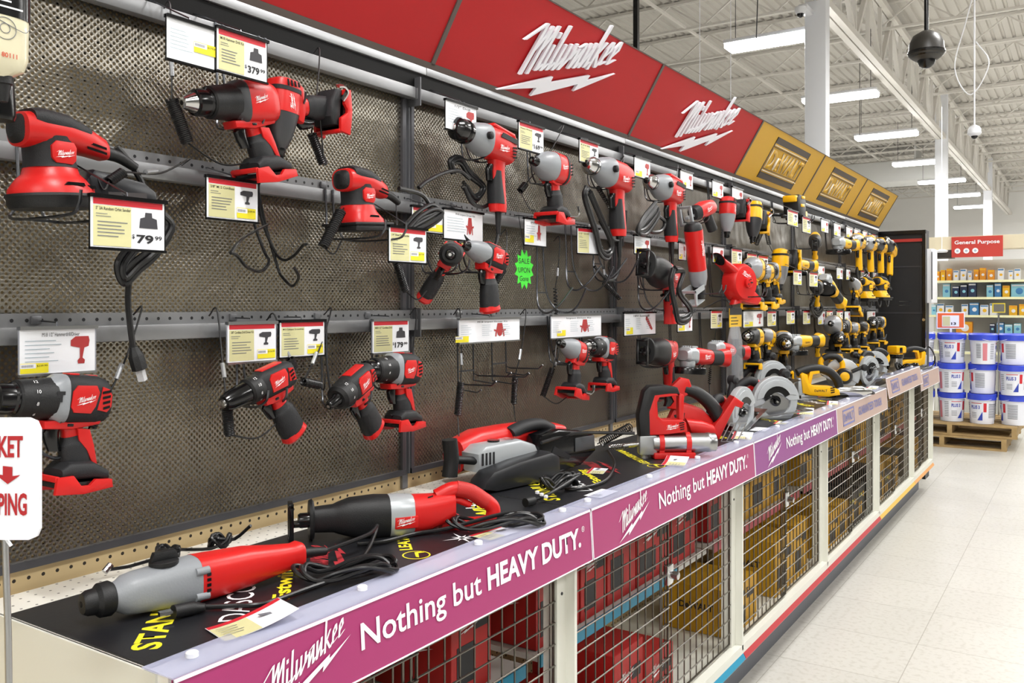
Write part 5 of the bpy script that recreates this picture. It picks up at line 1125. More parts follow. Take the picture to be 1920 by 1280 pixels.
# --- price tags
price_tag('large $379.99 price card hanging top left beside the mirrored holder', (407, 50), (500, 130), .17, price=('379', '99'), title='M18 Hammer Drill Kit', pict='bag')
r = price_tag('empty glossy white card holder with a yellow sticker, top left', (313, 29), (402, 108), .165, style='white', pict=None, title=None, sticker=(.55, .32, .5, .26), sm='$379.99')
price_tag('$79.99 price card for the random orbit sander, far left', (170, 366), (308, 462), .30, price=('79', '99'), title='5" 3A Random Orbit Sander', pict='bag')
price_tag('cordless drill price card with yellow sticker under the top left drill', (388, 330), (483, 407), .10, title='3/8" M12 Cordless', sticker=(.57, .06, .38, .26), sm='$109.99')
price_tag('price card for the square pad sander with yellow sticker', (730, 424), (799, 489), .20, title='1/4" Sheet Palm Sander', sticker=(.56, .06, .38, .26), sm='$57.99', pict='drill')
price_tag('white $239.99 card above the largest hammer drill', (37, 617), (178, 703), .075, style='white', title='M18 1/2" Hammerdrill/Driver', sticker=(.0, .02, .36, .22), sm='$239.99', holder='steel', pm=mat('picture_red', '#b03434', .5))
price_tag('wide price card with drill kit picture and yellow sticker, lower left', (427, 607), (517, 680), .075, title='3/8" Cordless Drill Driver Kit', sticker=(.6, .06, .38, .24), sm='$134.99', holder='steel')
price_tag('compact screwdriver price card on a black holder, lower row', (525, 603), (608, 670), .075, title='M12 Compact Screwdriver', sticker=(.60, .06, .36, .26), sm='$84.99')
price_tag('$179.99 price card beside the panel joint, lower row', (699, 601), (766, 662), .075, price=('179', '99'), title='M18 1/2" Cordless Drill', pict='bag', holder='steel')
price_tag('red-topped price card partly hidden by the folded cord', (773, 386), (832, 432), .09, title='M12 Compact', sticker=(.45, .06, .5, .3), pict=None)
price_tag('wide white card with a red kit picture, middle row', (833, 391), (905, 446), .095, style='white', title='M18 Impact Driver Kit', pict='kit')
price_tag('wide white kit card spanning three sheets, lowest row middle', (861, 599), (974, 643), .08, style='white', title='M18 Impact Driver Kit', pict='kit', sticker=(-.06, .02, .2, .26), holder='steel')
price_tag('wide white kit card above the lowest row impact driver', (1034, 592), (1127, 634), .08, style='white', title='Impact Driver Kit', pict='kit', sticker=(.1, .08, .16, .26), holder='steel')
price_tag('wide white card with two saw pictures, lowest row', (1171, 587), (1229, 629), .09, style='white', title='', pict='wand', sticker=(.05, .05, .2, .3)) if 0 else price_tag('wide white card with two saw pictures, lowest row', (1171, 587), (1229, 629), .09, style='white', title='18V Sawzall', pict='wand', sticker=(.05, .05, .2, .3))
price_tag('white price card over the top row black chuck drill', (836, 186), (893, 240), .13, style='white', title='1/2" Drill', pict='drill')
price_tag('$169 price card above the big impact wrench', (973, 227), (1019, 277), .13, price=('169', '99'), title='Impact Wrench')
price_tag('$129 price card above the straight handled corded drill', (1087, 260), (1122, 302), .13, price=('129', '99'), title='Drill')
price_tag('white card with red tool picture under the big impact wrench', (984, 409), (1024, 458), .09, style='white', title='M18 Kit', pict='kit', sticker=(.0, .1, .4, .28))
price_tag('bent red-topped card beside the hanging cord loops', (1083, 426), (1112, 474), .10, pict=None, title='1/2" Drill', yaw=D(-12))
SM = [('top', [(1190, 293, 1219, 329, 'w'), (1276, 318, 1299, 349, 'w'), (1336, 337, 1356, 367, 'w'), (1373, 350, 1393, 380, 'w'), (1477, 392, 1496, 420, 'r', .3), (1505, 405, 1520, 434, 'r', .24), (1540, 410, 1553, 433, 'w'), (1564, 417, 1576, 440, 'w'), (1587, 424, 1598, 444, 'w'), (1602, 428, 1611, 447, 'w'), (1618, 432, 1626, 448, 'w'), (1635, 438, 1642, 451, 'r')]),
      ('middle', [(1190, 441, 1219, 474, 'w'), (1273, 454, 1286, 486, 'w'), (1337, 461, 1357, 491, 'w'), (1372, 465, 1391, 497, 'r'), (1401, 474, 1419, 502, 'r'), (1422, 478, 1440, 508, 'r'), (1488, 506, 1503, 533, 'r', .25), (1518, 510, 1533, 536, 'r', .25), (1534, 497, 1546, 519, 'w'), (1569, 501, 1580, 522, 'w'), (1587, 504, 1594, 524, 'w'), (1611, 506, 1620, 527, 'r'), (1623, 508, 1631, 528, 'w'), (1637, 510, 1643, 528, 'w')]),
      ('lowest', [(1271, 587, 1298, 621, 'w'), (1333, 582, 1354, 615, 'r'), (1394, 583, 1431, 613, 'w'), (1439, 583, 1455, 611, 'r'), (1475, 582, 1490, 607, 'r'), (1506, 582, 1519, 607, 'r'), (1534, 583, 1547, 608, 'w'), (1550, 582, 1561, 603, 'r'), (1569, 582, 1580, 604, 'r'), (1584, 583, 1594, 602, 'w'), (1626, 583, 1641, 600, 'w')])]
for row, L in SM:
    for i, q in enumerate(L):
        X = q[5] if len(q) > 5 else .12
        price_tag('small %s card, %s of the far small cards on the %s rail' % ('red-topped' if q[4] == 'r' else 'white', ORD[i], row), q[:2], q[2:4], X, style='red' if q[4] == 'r' else 'white', small=True, pict='drill', sticker=(.05, .05, .4, .28) if q[4] == 'w' else (.56, .06, .36, .24), grp='small price cards at the far end of the wall')
# green starburst tag
P = onX(983, 505, .075); r = root('starburst_tag', 'bright green paper starburst tag with handwriting, hanging in the middle', 'tag', None, P)
pts = []
for i in range(24):
    a = 2*PI*i/24; k = 1.0 if i % 2 else .72; pts.append((.055*k*math.cos(a), .063*k*math.sin(a)))
P_(r, 'paper', lambda b: prism(b, pts, -.0005, .0003), mat('green_paper', '#46e63a', .6), smooth=False)
for s, y, z, w in (('SALE', -.032, .018, .06), ('UPON', -.034, -.010, .066), ('Gone', -.026, -.036, .05)): put_text(s, BPR, r, (.0008, y, z), width=w, height=.016)
P_(r, 'wire', lambda b: tube(b, [(0, 0, .055), (-.02, 0, RAILZ[1] + .03 - P.z)], .0015, n=5), DST)
# bagged accessory
P = onX(1378, 660, .18); r = root('bagged_blade_guard', 'clear plastic bag with a yellow and black header card and dark long part', 'accessory', None, P)
P_(r, 'header_card', lambda b: box(b, (-.001, -.075, .115), (.002, .085, .20)), YPR if 0 else mat('header_card_yellow', '#e6b81c', .4), smooth=False); P_(r, 'header_band', lambda b: box(b, (.002, -.075, .17), (.0028, .085, .20)), BPR, smooth=False); lines(r, (0, 0, 0), (0,1,0), (0,0,1), -.06, .155, .12, 3, .014, BPR, .004, .0025)
P_(r, 'bag', lambda b: loft(b, [(.0, .118, .004, .06, 90, 4), (.0, .05, .02, .072, 90, 3), (0, -.12, .025, .075, 90, 3), (0, -.21, .006, .075, 90, 4)]), glassy('bag_film', '#e8ecf2', .22, .05)); P_(r, 'dark_part', lambda b: loft(b, [(.0, .06, .012, .03, 90, 3), (.02, -.05, .014, .04, 90, 3), (.02, -.19, .014, .04, 90, 3)]), mat('dark_blue_part', '#23262d', .4))
P_(r, 'hanger', lambda b: tube(b, [(0, 0, .195), (-.05, 0, .24), (-.15, 0, RAILZ[0] + .05 - P.z)], .003, n=6), WIRE)
# bottles at the top left edge
P = onX(-8, 45, .34); r = root('glue_bottle', 'cream plastic bottle with black label top and black nozzle, top left corner', 'bottle', None, P, (0, 0, 0), .78)
P_(r, 'body', lambda b: loft(b, [(0, .16, .028, .050, 90, 2.8), (0, .10, .030, .052, 90, 2.8), (0, -.055, .030, .050, 90, 2.6), (0, -.075, .026, .044, 90, 2.4), (0, -.088, .014, .020, 90, 2)], n=28), mat('cream_plastic', '#e3ddbf', .25, coat=.5))
P_(r, 'label_top', lambda b: loft(b, [(0, .165, .0305, .0525, 90, 2.8), (0, .010, .0305, .0528, 90, 2.8)], n=28), SHB); lines(r, (.0305, 0, 0), (0,1,0), (0,0,1), -.035, .052, .07, 4, .010, WPL, .003)
P_(r, 'drawing', lambda b: (tube(b, [(.0305, .018*math.cos(t*.5), -.012 + .018*math.sin(t*.5)) for t in range(14)], .0006, n=4), tube(b, [(.0305, .008*math.cos(t*.5), -.012 + .008*math.sin(t*.5)) for t in range(14)], .0006, n=4), tube(b, [(.0305, -.01, .0), (.0305, .03, -.012), (.0305, .04, -.005)], .0006, n=4)), GPR)
put_text('80111', mat('small_red_print', '#c8401e', .5), r, (.0312, -.006, -.060), height=.008, bold=.01)
P_(r, 'nozzle', lambda b: lathe(b, [(.014, -.083), (.015, -.098), (.012, -.10), (.008, -.125), (.007, -.128)], (0, .012, 0), n=20), BLK)
r = root('glue_bottle', 'darker bottle cap behind the cream bottle at the top left edge', 'bottle', None, onX(-2, 158, .22)); P_(r, 'cap', lambda b: lathe(b, [(.018, .02), (.020, .0), (.022, -.045), (.020, -.052)], n=24), SHB); P_(r, 'body', lambda b: lathe(b, [(.020, .018), (.030, .04), (.032, .20)], n=24), mat('cream_plastic', '#e3ddbf', .25))
# ------------------------------------------------------------------ on the counter
DK = DECK + .0035
def L_(P, z=None): return Vector((P.x, P.y, DK if z is None else z))
# rotary hammer
A = onZ(152, 1132, DK + .036); B = onZ(568, 1038, DK + .034); d = B - A; yaw = -math.atan2(d.x, d.y); s = d.length / .40
r = root('rotary_hammer', 'long red rotary hammer with grey nose lying nearest on the counter', 'power tool', None, A + d * (.15/.40), (0, 0, yaw), s)
P_(r, 'bit_holder', lambda b: lathe(b, [(.010, -.15), (.016, -.149), (.020, -.142), (.021, -.13), (.027, -.124), (.028, -.108), (.024, -.102)], axis='y', n=28), BLK); P_(r, 'bit_hole', lambda b: lathe(b, [(.005, -.1505), (.005, -.14)], axis='y', n=10), SHB)
P_(r, 'gear_case', lambda b: loft(b, [(-.104, 0, .022, .022), (-.094, 0, .026, .026), (-.085, 0, .031, .031, 0, 2.3), (-.07, 0, .033, .033, 0, 2.6), (.0, .0, .037, .038, 0, 2.9), (.035, 0, .038, .039, 0, 3.0)], n=30), GRY)
P_(r, 'mode_knob', lambda b: (lathe(b, [(.024, .036), (.024, .042), (.021, .044)], (0, -.018, 0), n=24), prism(b, [(-.042, .043), (-.036, .058), (0.0, .058), (.008, .043)], -.006, .006, bev=.002)), BLK)
P_(r, 'housing', lambda b: loft(b, [(.034, 0, .0385, .0395, 0, 3), (.06, .0, .038, .0385, 0, 3), (.13, .001, .034, .035, 0, 2.8), (.19, .0, .026, .027, 0, 2.6), (.225, 0, .0215, .023, 0, 2.6), (.238, 0, .023, .025, 0, 2.8), (.245, 0, .020, .022, 0, 2.8)], n=30), RED)
P_(r, 'screw_boss', lambda b: (lathe(b, [(.007, .022), (.007, .045)], (.034, 0, .02), axis='y', n=12), lathe(b, [(.007, .022), (.007, .045)], (.034, 0, -.022), axis='y', n=12)), GRY)
P_(r, 'vent', lambda b: [box(b, (.0365, .040, -.016 + .009*i), (.0395, .047, -.011 + .009*i)) for i in range(4)], SHB)
P_(r, 'cord_boot', lambda b: tube(b, [(0, .244, 0), (0, .27, -.002), (.0, .30, -.006)], lambda t: .011 - .003*t, n=12), BLK)
T = r.matrix_basis if 0 else (Matrix.Translation(r.location) @ Euler(r.rotation_euler).to_matrix().to_4x4() @ Matrix.Scale(s, 4))
def cd(x, y, h=.006): return onZ(x, y, DK + h)
bm = BM(); e = T @ Vector((0, .295, -.006))
c = onZ(640, 1078, DK+.006)
tube(bm, [e, cd(690, 1002, .03), cd(707, 985, .035), cd(695, 1020, .015), cd(680, 1055)] + fig8(cd(650, 1075, .008), .085, .035, .02, 3.2, tilt=.9) + [cd(600, 1095), cd(500, 1130), cd(440, 1135), cd(370, 1138)], .0042, n=8, k=5)
r = root('power_cord', 'black cord of the rotary hammer coiled on the mat', 'power cord', None); mesh('cord', bm, CORD, r)
P_(r, 'plug', lambda b: tube(b, [cd(385, 1138, .01), cd(360, 1140, .01), cd(325, 1147, .012)], lambda t: .006 + .005*min(1, t*2), n=10), BLK); P_(r, 'plug_prongs', lambda b: (bar(b, cd(322, 1145, .014), cd(298, 1150, .014), .012, .004), bar(b, cd(322, 1148, .008), cd(298, 1153, .008), .012, .004)), CHR)
# corded reciprocating saw
A = onZ(545, 975, DK + .045); B = onZ(925, 950, DK + .040); d = B - A; yaw = -math.atan2(d.x, d.y); s = d.length / .455
r = recip_saw('red corded reciprocating saw with big black boot lying on the counter', A + d * (.21/.455), (0, 0, yaw), s, corded=True)
bm = BM(); T = Matrix.Translation(r.location) @ Euler(r.rotation_euler).to_matrix().to_4x4() @ Matrix.Scale(s, 4); e = T @ Vector((0, .295, -.030))
tube(bm, [e, cd(980, 960, .012), cd(955, 985)] + fig8(cd(930, 985, .008), .10, .028, .02, 3.3, tilt=.75) + [cd(840, 990, .01), cd(780, 1000), cd(720, 1015), cd(670, 1020)], .0042, n=8, k=5)
r = root('power_cord', 'black cord of the corded reciprocating saw looped on the mat', 'power cord', None); mesh('cord', bm, CORD, r); P_(r, 'crimp', lambda b: tube(b, [cd(822, 978, .012), cd(845, 968, .014)], .006, n=8), CHR)
# black cable behind the rotary hammer
r = root('security_tether', 'black tether bundle lying behind the rotary hammer', 'security cable', 'black coiled security tethers')
P_(r, 'coil', lambda b: tube(b, [cd(200, 1068, .01), cd(235, 1063, .012), cd(255, 1058, .012)] + fig8(cd(315, 1040, .012), .022, .016, .015, 5) + [cd(350, 1030, .012), cd(395, 1028, .02)] + fig8(cd(412, 1022, .02), .016, .02, .02, 4) + [cd(440, 1010, .03), cd(470, 985, .06)], .0032, n=6, k=3), CORD)
P_(r, 'crimp', lambda b: tube(b, [cd(196, 1072, .01), cd(208, 1058, .02)], .006, n=8), CHR)
# portable band saw
A = onZ(890, 868, DK + .04); B = onZ(1130, 850, DK + .03); d = B - A; yaw = -math.atan2(d.x, d.y); s = 1.0
A = onZ(903, 905, DK + .03); B = onZ(1142, 850, DK + .04); d = B - A; yaw = -math.atan2(d.x, d.y); s = math.hypot(d.x, d.y) / .435
R3 = Matrix.Rotation(yaw, 3, 'Z'); o3 = A - R3 @ (Vector((.07, -.125, 0)) * s); o3.z = DK
r = root('band_saw', 'portable band saw, grey and red with a large black wheel guard, on the counter', 'saw', None, o3, (0, 0, yaw), s); r.scale = (s, s, s * .74)
P_(r, 'blade_guard', lambda b: prism(b, [(.10*math.cos(t*PI/8)-.02, .075*math.sin(t*PI/8)) for t in range(-8, 0)] and [(-.13, .014), (-.125, .038), (-.10, .062), (-.02, .078), (.085, .088), (.115, .07), (.118, .02), (.06, .0), (-.09, .0)], .03, .085, bev=.014), mat('satin_black_guard', '#202124', .35))
P_(r, 'gear_case', lambda b: prism(b, [(-.10, .05), (-.105, .105), (-.08, .125), (.03, .128), (.08, .105), (.10, .06)], -.02, .040, bev=.012), LGY)
P_(r, 'vent', lambda b: [box(b, (.0395, -.095 + .011*i, .07), (.0412, -.090 + .011*i, .105)) for i in range(4)], BPR)
P_(r, 'motor_housing', lambda b: loft(b, [(-.10, .085, .034, .05, 0, 2.8, -.045), (-.04, .105, .038, .052, 0, 2.8, -.045), (.05, .115, .036, .045, 0, 2.8, -.045), (.12, .125, .030, .034, 0, 2.8, -.045), (.23, .115, .028, .028, 0, 2.8, -.045), (.26, .11, .022, .022, 0, 2.8, -.045)]), RED)
P_(r, 'rear_handle', lambda b: tube(b, [(-.02, .05, .135), (-.02, .10, .15), (-.02, .15, .15), (-.02, .19, .13)], .020, n=14), GRP); P_(r, 'handle_frame', lambda b: prism(b, [(.07, .02), (.10, .13), (.16, .14), (.24, .125), (.295, .105), (.30, .05), (.24, .01), (.15, .0), (.09, .0)], -.01, .04, bev=.01), SHB); P_(r, 'frame_plate', lambda b: box(b, (.0395, .215, .06), (.043, .288, .105), .002), mat('charcoal_plate', '#47494d', .4)); P_(r, 'frame_slot', lambda b: prism(b, [(.13, .07), (.19, .04), (.20, .05), (.14, .09)], .0395, .042), BPR)
P_(r, 'front_handle', lambda b: (tube(b, [(.02, -.09, .08), (.02, -.13, .09), (.02, -.155, .095)], .012, n=12), tube(b, [(.02, -.17, .155), (.02, -.165, .10), (.02, -.17, .05)], .0165, n=14)), BLK)
P_(r, 'dial', lambda b: lathe(b, [(.014, .126), (.014, .132)], (.01, -.03, 0), n=16), SHB); logo(mat('badge_red_print', '#c03a34', .5), r, (.026, -.01, .1292), (0, 1, 0), (-1, 0, 0), width=.07, ang=6)
bm = BM(); tube(bm, [cd(1140, 845, .03), cd(1152, 870, .02), cd(1135, 900), cd(1090, 915), cd(1060, 915)] + fig8(cd(1050, 912, .012), .055, .022, .03, 4, tilt=1.2) + [cd(1030, 925, .02), cd(1000, 938, .01)], .0045, n=8, k=5)
r2 = root('power_cord', 'black bundled cord with plug in front of the band saw', 'power cord', None); mesh('cord', bm, CORD, r2); P_(r2, 'plug', lambda b: tube(b, [cd(1000, 938, .012), cd(985, 942, .012)], .011, n=10), BLK)
P_(r2, 'prong_cover', lambda b: [box(b, cd(1003 + 8*i, 926 + 4*i, .02), cd(1003 + 8*i, 926 + 4*i, .02) + Vector((.009, .008, .008)), .002) for i in range(3)], WP2)
bm = BM(); tube(bm, [cd(1015, 830, .10), cd(1080, 812, .11), cd(1190, 812, .11)], .005, n=8); tag(mesh('power_cord', bm, CORD), 'thin black hose running from the band saw behind the grease gun', 'hose')
# grease gun
P = onZ(1240, 858, DK); r = root('grease_gun', 'red and black grease gun with a silver barrel standing on the counter', 'grease gun', None, L_(P), (0, 0, D(-52)), 1.0)
P_(r, 'barrel', lambda b: lathe(b, [(.028, -.03), (.030, -.02), (.030, .145), (.031, .147), (.031, .158), (.029, .162), (.029, .175), (.022, .178)], (0, 0, .048), axis='y', n=32), STL)
P_(r, 'pump_head', lambda b: (box(b, (-.022, -.075, .012), (.022, -.018, .075), .006), lathe(b, [(.012, 0), (.012, .02)], (0, -.055, .0), n=8)), mat('cast_aluminium', '#a8abad', .35, .6))
P_(r, 'cradle', lambda b: (box(b, (-.030, -.03, .0), (.030, .105, .020), .004), lathe(b, [(.0335, -.012), (.0335, .004)], (0, 0, .048), axis='y', n=28), lathe(b, [(.0335, .075), (.0335, .091)], (0, 0, .048), axis='y', n=28), box(b, (-.026, -.012, .0), (.026, .004, .04)), box(b, (-.026, .075, .0), (.026, .091, .04))), RED)
P_(r, 'housing', lambda b: prism(b, [(-.045, .075), (-.050, .15), (-.035, .21), (.0, .225), (.045, .215), (.05, .20), (-.01, .195), (-.018, .18), (-.015, .135), (.0, .125), (.06, .125), (.075, .115), (.08, .085), (.02, .078)], -.024, .024, bev=.006), RED)
P_(r, 'rear_shell', lambda b: prism(b, [(-.075, .072), (-.080, .14), (-.062, .215), (-.045, .232), (.0, .235), (.048, .226), (.056, .205), (.02, .205), (-.025, .200), (-.042, .15), (-.040, .074)], -.027, .027, bev=.009), BLK)
P_(r, 'trigger', lambda b: loft(b, [(.020, .20, .012, .012, 90), (.026, .18, .012, .016, 90), (.018, .165, .011, .012, 90)]), SHB); P_(r, 'strut', lambda b: box(b, (-.018, .052, .12), (.018, .070, .205), .006), RED)
badge(r, PR, .0245, .008, .092, .045, .05); vents(r, .052, .115, 4, .016, .007, x=.0242)
P_(r, 'hose', lambda b: (tube(b, [(0, -.072, .045), (0, -.12, .040)], .008, n=12), tube(b, coil_pts((0, -.118, .040), (0, -.165, .036), .008, 9), .0018, n=5, smooth=False), tube(b, [(0, -.118, .04), (0, -.17, .036)], .006, n=8)), CHR)
tether('black coiled tether stretched behind the grease gun', cd(1120, 832, .05), cd(1128, 828, .04), cd(1180, 800, .07), cd(1185, 798, .07), 16, .012)
# cordless circular saws
P = onZ(1320, 826, DK); r = root('metal_cutting_saw', 'red cordless saw with thick black diagonal grip behind the grease gun', 'saw', None, L_(P), (0, 0, D(-56)), 1.0)
k = 1 / 516.0
def G(l): return [((x - 1320) * k, (830 - y) * k) for x, y in l]
P_(r, 'housing', lambda b: prism(b, G([(1250, 828), (1254, 790), (1264, 768), (1285, 760), (1320, 772), (1340, 792), (1342, 828)]), -.055, .0, bev=.016), RED)
P_(r, 'motor_housing', lambda b: loft(b, [(-.06, .055, .03, .03, -20, 2.4, .015), (.0, .045, .032, .034, -20, 2.4, .015), (.035, .035, .028, .030, -20, 2.4, .015)]), RED)
P_(r, 'handle_neck', lambda b: prism(b, G([(1252, 770), (1258, 728), (1275, 712), (1292, 716), (1300, 738), (1284, 748), (1272, 772)]), -.022, .014, bev=.009), RED)
P_(r, 'grip', lambda b: tube(b, [(-.004, y, z) for y, z in G([(1284, 734), (1308, 742), (1332, 762), (1350, 790)])], lambda t: .021 + .006*t, n=16), BLK)
P_(r, 'battery_foot', lambda b: prism(b, G([(1372, 746), (1390, 758), (1386, 768), (1374, 764), (1344, 826), (1322, 818), (1352, 776)]), -.035, .035, bev=.005), RED)
P_(r, 'side_window', lambda b: prism(b, G([(1264, 782), (1284, 778), (1282, 794), (1268, 796)]), .0, .002), SHB)
P_(r, 'blade_guard', lambda b: [bar(b, (.05, (1345 + 10*q - 1320)*k, .005), (.05, (1362 + 10*q - 1320)*k, .07), .003) for q in range(4)] + [bar(b, (.05, .05, .005), (.05, .11, .005), .003), bar(b, (.05, .08, .07), (.05, .14, .07), .003)], STL)
badge(r, PR, .001, -.02, .03, .05)
P = onZ(1378, 785, DK + .04); circ_saw('circular saw with silver blade guard tilted on its shoe, left of the larger silver saw', Vector((P.x, P.y, DK + .07)), (D(20), 0, D(-8)), 1.05, mirror=True)
P = onZ(1447, 765, DK + .04); circ_saw('large circular saw with wide silver guard and round blade hub, red motor', Vector((P.x, P.y, DK + .075)), (D(6), 0, D(-46)), 1.14, mirror=True)
P = onZ(1480, 742, DK + .04); circ_saw('dark red worm drive circular saw behind the large silver saw', Vector((P.x - .12, P.y + .05, DK + .11)), (D(20), 0, D(-35)), 1.05, mirror=True)
# jigsaws
def jigsaw(lb, loc, yaw, s=1.0):
    r = root('jigsaw', lb, 'saw', None, loc, (0, 0, yaw), s)
    P_(r, 'housing', lambda b: prism(b, [(-.075, .03), (-.085, .115), (-.075, .125), (-.05, .115), (-.045, .075), (-.02, .065), (.06, .062), (.10, .045), (.105, .02), (.05, .012), (-.04, .02)], -.03, .03, bev=.008), YEL)
    P_(r, 'handle_loop', lambda b: prism(b, [(-.05, .07), (-.035, .13), (.01, .135), (.012, .12), (-.02, .115), (-.03, .07)], -.018, .018, bev=.004), YEL)
    P_(r, 'top_grip', lambda b: tube(b, [(0, -.09, .122), (0, -.05, .136), (0, .0, .142), (0, .06, .128), (0, .10, .09), (0, .112, .055)], .020, n=14), BLK)
    P_(r, 'gear_case', lambda b: box(b, (-.024, -.095, .018), (.024, -.06, .10), .008), LGY)
    P_(r, 'shoe', lambda b: (box(b, (-.04, -.13, .0), (.04, .06, .006), .002), box(b, (-.02, -.08, .005), (.02, .0, .02), .003)), STL); P_(r, 'blade', lambda b: box(b, (-.001, -.10, .0), (.001, -.092, .03)), CHR)
    badge(r, PY, .0305, -.02, .036, .06); vents(r, .055, .055, 3, .02, .01, x=.0302); return r
P = onZ(1530, 748, DK); jigsaw('large yellow jigsaw with black top grip on the counter beside the silver saws', L_(P), D(-52), 1.12)
P = onZ(1712, 690, DK); jigsaw('yellow jigsaw at the far end of the counter', L_(P), D(128), 1.05)
P = onZ(1590, 722, DK + .04); circ_saw('yellow circular saw with curved silver guard right of the jigsaw', Vector((P.x - .04, P.y + .05, DK + .09)), (D(25), 0, D(110)), 1.0, pal=PY)
P = onZ(1622, 712, DK + .04); circ_saw('yellow and black circular saw with the guard raised near the far end', Vector((P.x, P.y, DK + .09)), (D(22), 0, D(-20)), 1.0, pal=PY)
P = onZ(1650, 706, DK + .04); circ_saw('yellow circular saw with large round silver blade guard near the router', Vector((P.x - .05, P.y, DK + .10)), (D(12), 0, D(-40)), 1.05, pal=PY)
P = onZ(1592, 733, DK + .03); r = root('rotary_tool', 'chrome barrelled die grinder lying in front of the yellow saws', 'power tool', None, Vector((P.x, P.y, DK + .03)), (0, 0, D(-60)), 1.3)
P_(r, 'barrel', lambda b: lathe(b, [(.018, -.06), (.022, -.05), (.022, .05), (.016, .06), (.008, .09)], axis='y', n=22), CHR); P_(r, 'collar', lambda b: lathe(b, [(.024, -.085), (.024, -.055)], axis='y', n=22), BLK); P_(r, 'cord', lambda b: tube(b, [(0, .09, 0), (-.03, .11, -.012), (-.08, .10, -.018)], .004), CORD)
P = onZ(1680, 697, DK); r = root('router', 'yellow topped router with a chrome body standing near the end', 'router', None, L_(P), (0, 0, D(-30)), 1.0)
P_(r, 'base', lambda b: lathe(b, [(.06, .0), (.06, .008), (.05, .010), (.048, .035)], n=28), STL); P_(r, 'body', lambda b: lathe(b, [(.044, .03), (.044, .10)], n=28), CHR); P_(r, 'collar', lambda b: lathe(b, [(.050, .10), (.052, .105), (.052, .125), (.046, .13)], n=28), SHB); P_(r, 'band', lambda b: lathe(b, [(.047, .128), (.047, .134)], n=28), YEL)
P_(r, 'motor_cap', lambda b: box(b, (-.045, -.045, .135), (.045, .06, .19), .012), YEL); P_(r, 'switch_recess', lambda b: box(b, (.044, -.015, .14), (.047, .012, .178), .003), SHB)
P_(r, 'knob', lambda b: (lathe(b, [(.01, .05), (.018, .06), (.018, .09), (.012, .10)], (0, 0, .03), axis='x', n=14), lathe(b, [(.01, -.05), (.018, -.06), (.018, -.09), (.012, -.10)], (0, 0, .03), axis='x', n=14)), BLK)
for i, (x, y) in enumerate(((1655, 690), (1700, 694))):
    P = onZ(x, y, DK + .02); bm = BM(); tube(bm, [P] + fig8(P, .07, .05, .05, 3) , .005, n=6, k=4); tag(mesh('cord_bundle', bm, CORD), ['black cord heap left of the router', 'black cord heap between the router and the far jigsaw'][i], 'power cord')
P = onZ(1740, 680, DK + .05); bm = BM(); tube(bm, [cd(1725, 668, .08), cd(1740, 650, .14), cd(1752, 665, .1), cd(1750, 685, .02), cd(1730, 692, .01), cd(1715, 694, .01)], .006, n=8); tag(mesh('power_cord', bm, CORD), 'black cord arching over the far corner of the counter', 'power cord')
# cards lying on the mats
def deck_card(lb, x, y, w=.085, d=.06, yaw=0.0, curl=0.0, plain=False):
    P = onZ(x, y, DK + .002); r = root('price_card', lb, 'price card', None, Vector((P.x, P.y, DK + .0015)), (0, 0, yaw))
    n = 8
    def sheet(b, x0, x1, y0, y1, lift):
        rows = []
        for i in range(n + 1):
            t = i / n; yy = y0 + (y1 - y0) * t; g = curl * max(0, (yy + w/2) / w) ** 2; rows.append([b.verts.new((x0, yy, lift + g)), b.verts.new((x1, yy, lift + g))])
        for a, c in zip(rows, rows[1:]): b.faces.new((a[0], a[1], c[1], c[0]))
    # local x points away from the wall, text reads along +Y for someone in the aisle
    P_(r, 'card', lambda b: (sheet(b, -d/2, d/2, -w/2, w/2, 0)), WP2)
    r.location.x = min(r.location.x, .50 - d/2)
    if not plain:
        P_(r, 'red_band', lambda b: sheet(b, -d/2+.001, -d/2+d*.16, -w/2+.001, w/2-.001, .0005), RPR); P_(r, 'tan_panel', lambda b: sheet(b, -d/2+d*.18, d/2-.001, -w/2+.001, 0, .0005), TAN)
        P_(r, 'picture', lambda b: prism(b, [(-.008, .012), (.0, .012), (.004, .034), (-.004, .036)], .0012+curl*.5, .0016+curl*.5, axis='z'), GPR)
    lines(r, (d*.42, -w*.45, curl*.1), (0, 1, 0), (-1, 0, 0), 0, d*.55, w*.4, 4, d*.13, h=.0015)
    return r
for lb, x, y, w, d, yw, cu in (('curled red-banded price card nearest on the counter edge', 478, 1172, .12, .07, -.25, .02), ('red-edged price card in front of the reciprocating saw cord', 950, 1003, .10, .06, -.1, 0), ('price card in front of the band saw plug', 1135, 925, .10, .05, 0, 0),
    ('price card with red band right of the grease gun', 1268, 868, .09, .07, .2, .015), ('price card under the band saw near the yellow lettering', 1120, 882, .09, .05, .3, 0), ('price card in front of the tilted silver saw', 1395, 820, .09, .07, .2, .015), ('flat price card in front of the large silver saw', 1425, 804, .11, .06, .1, 0),
    ('flat price card left of the curled one near the peach strip', 1465, 792, .1, .05, .1, 0), ('curled price card where the purple strips end', 1517, 775, .09, .07, .2, .02), ('small price card in front of the chrome die grinder', 1562, 757, .10, .05, .2, .01), ('price card on the counter near the yellow saws', 1640, 728, .12, .06, 0, .01)):
    deck_card(lb, x, y, w, d, yw, cu, plain=(x in (1135, 1425)))
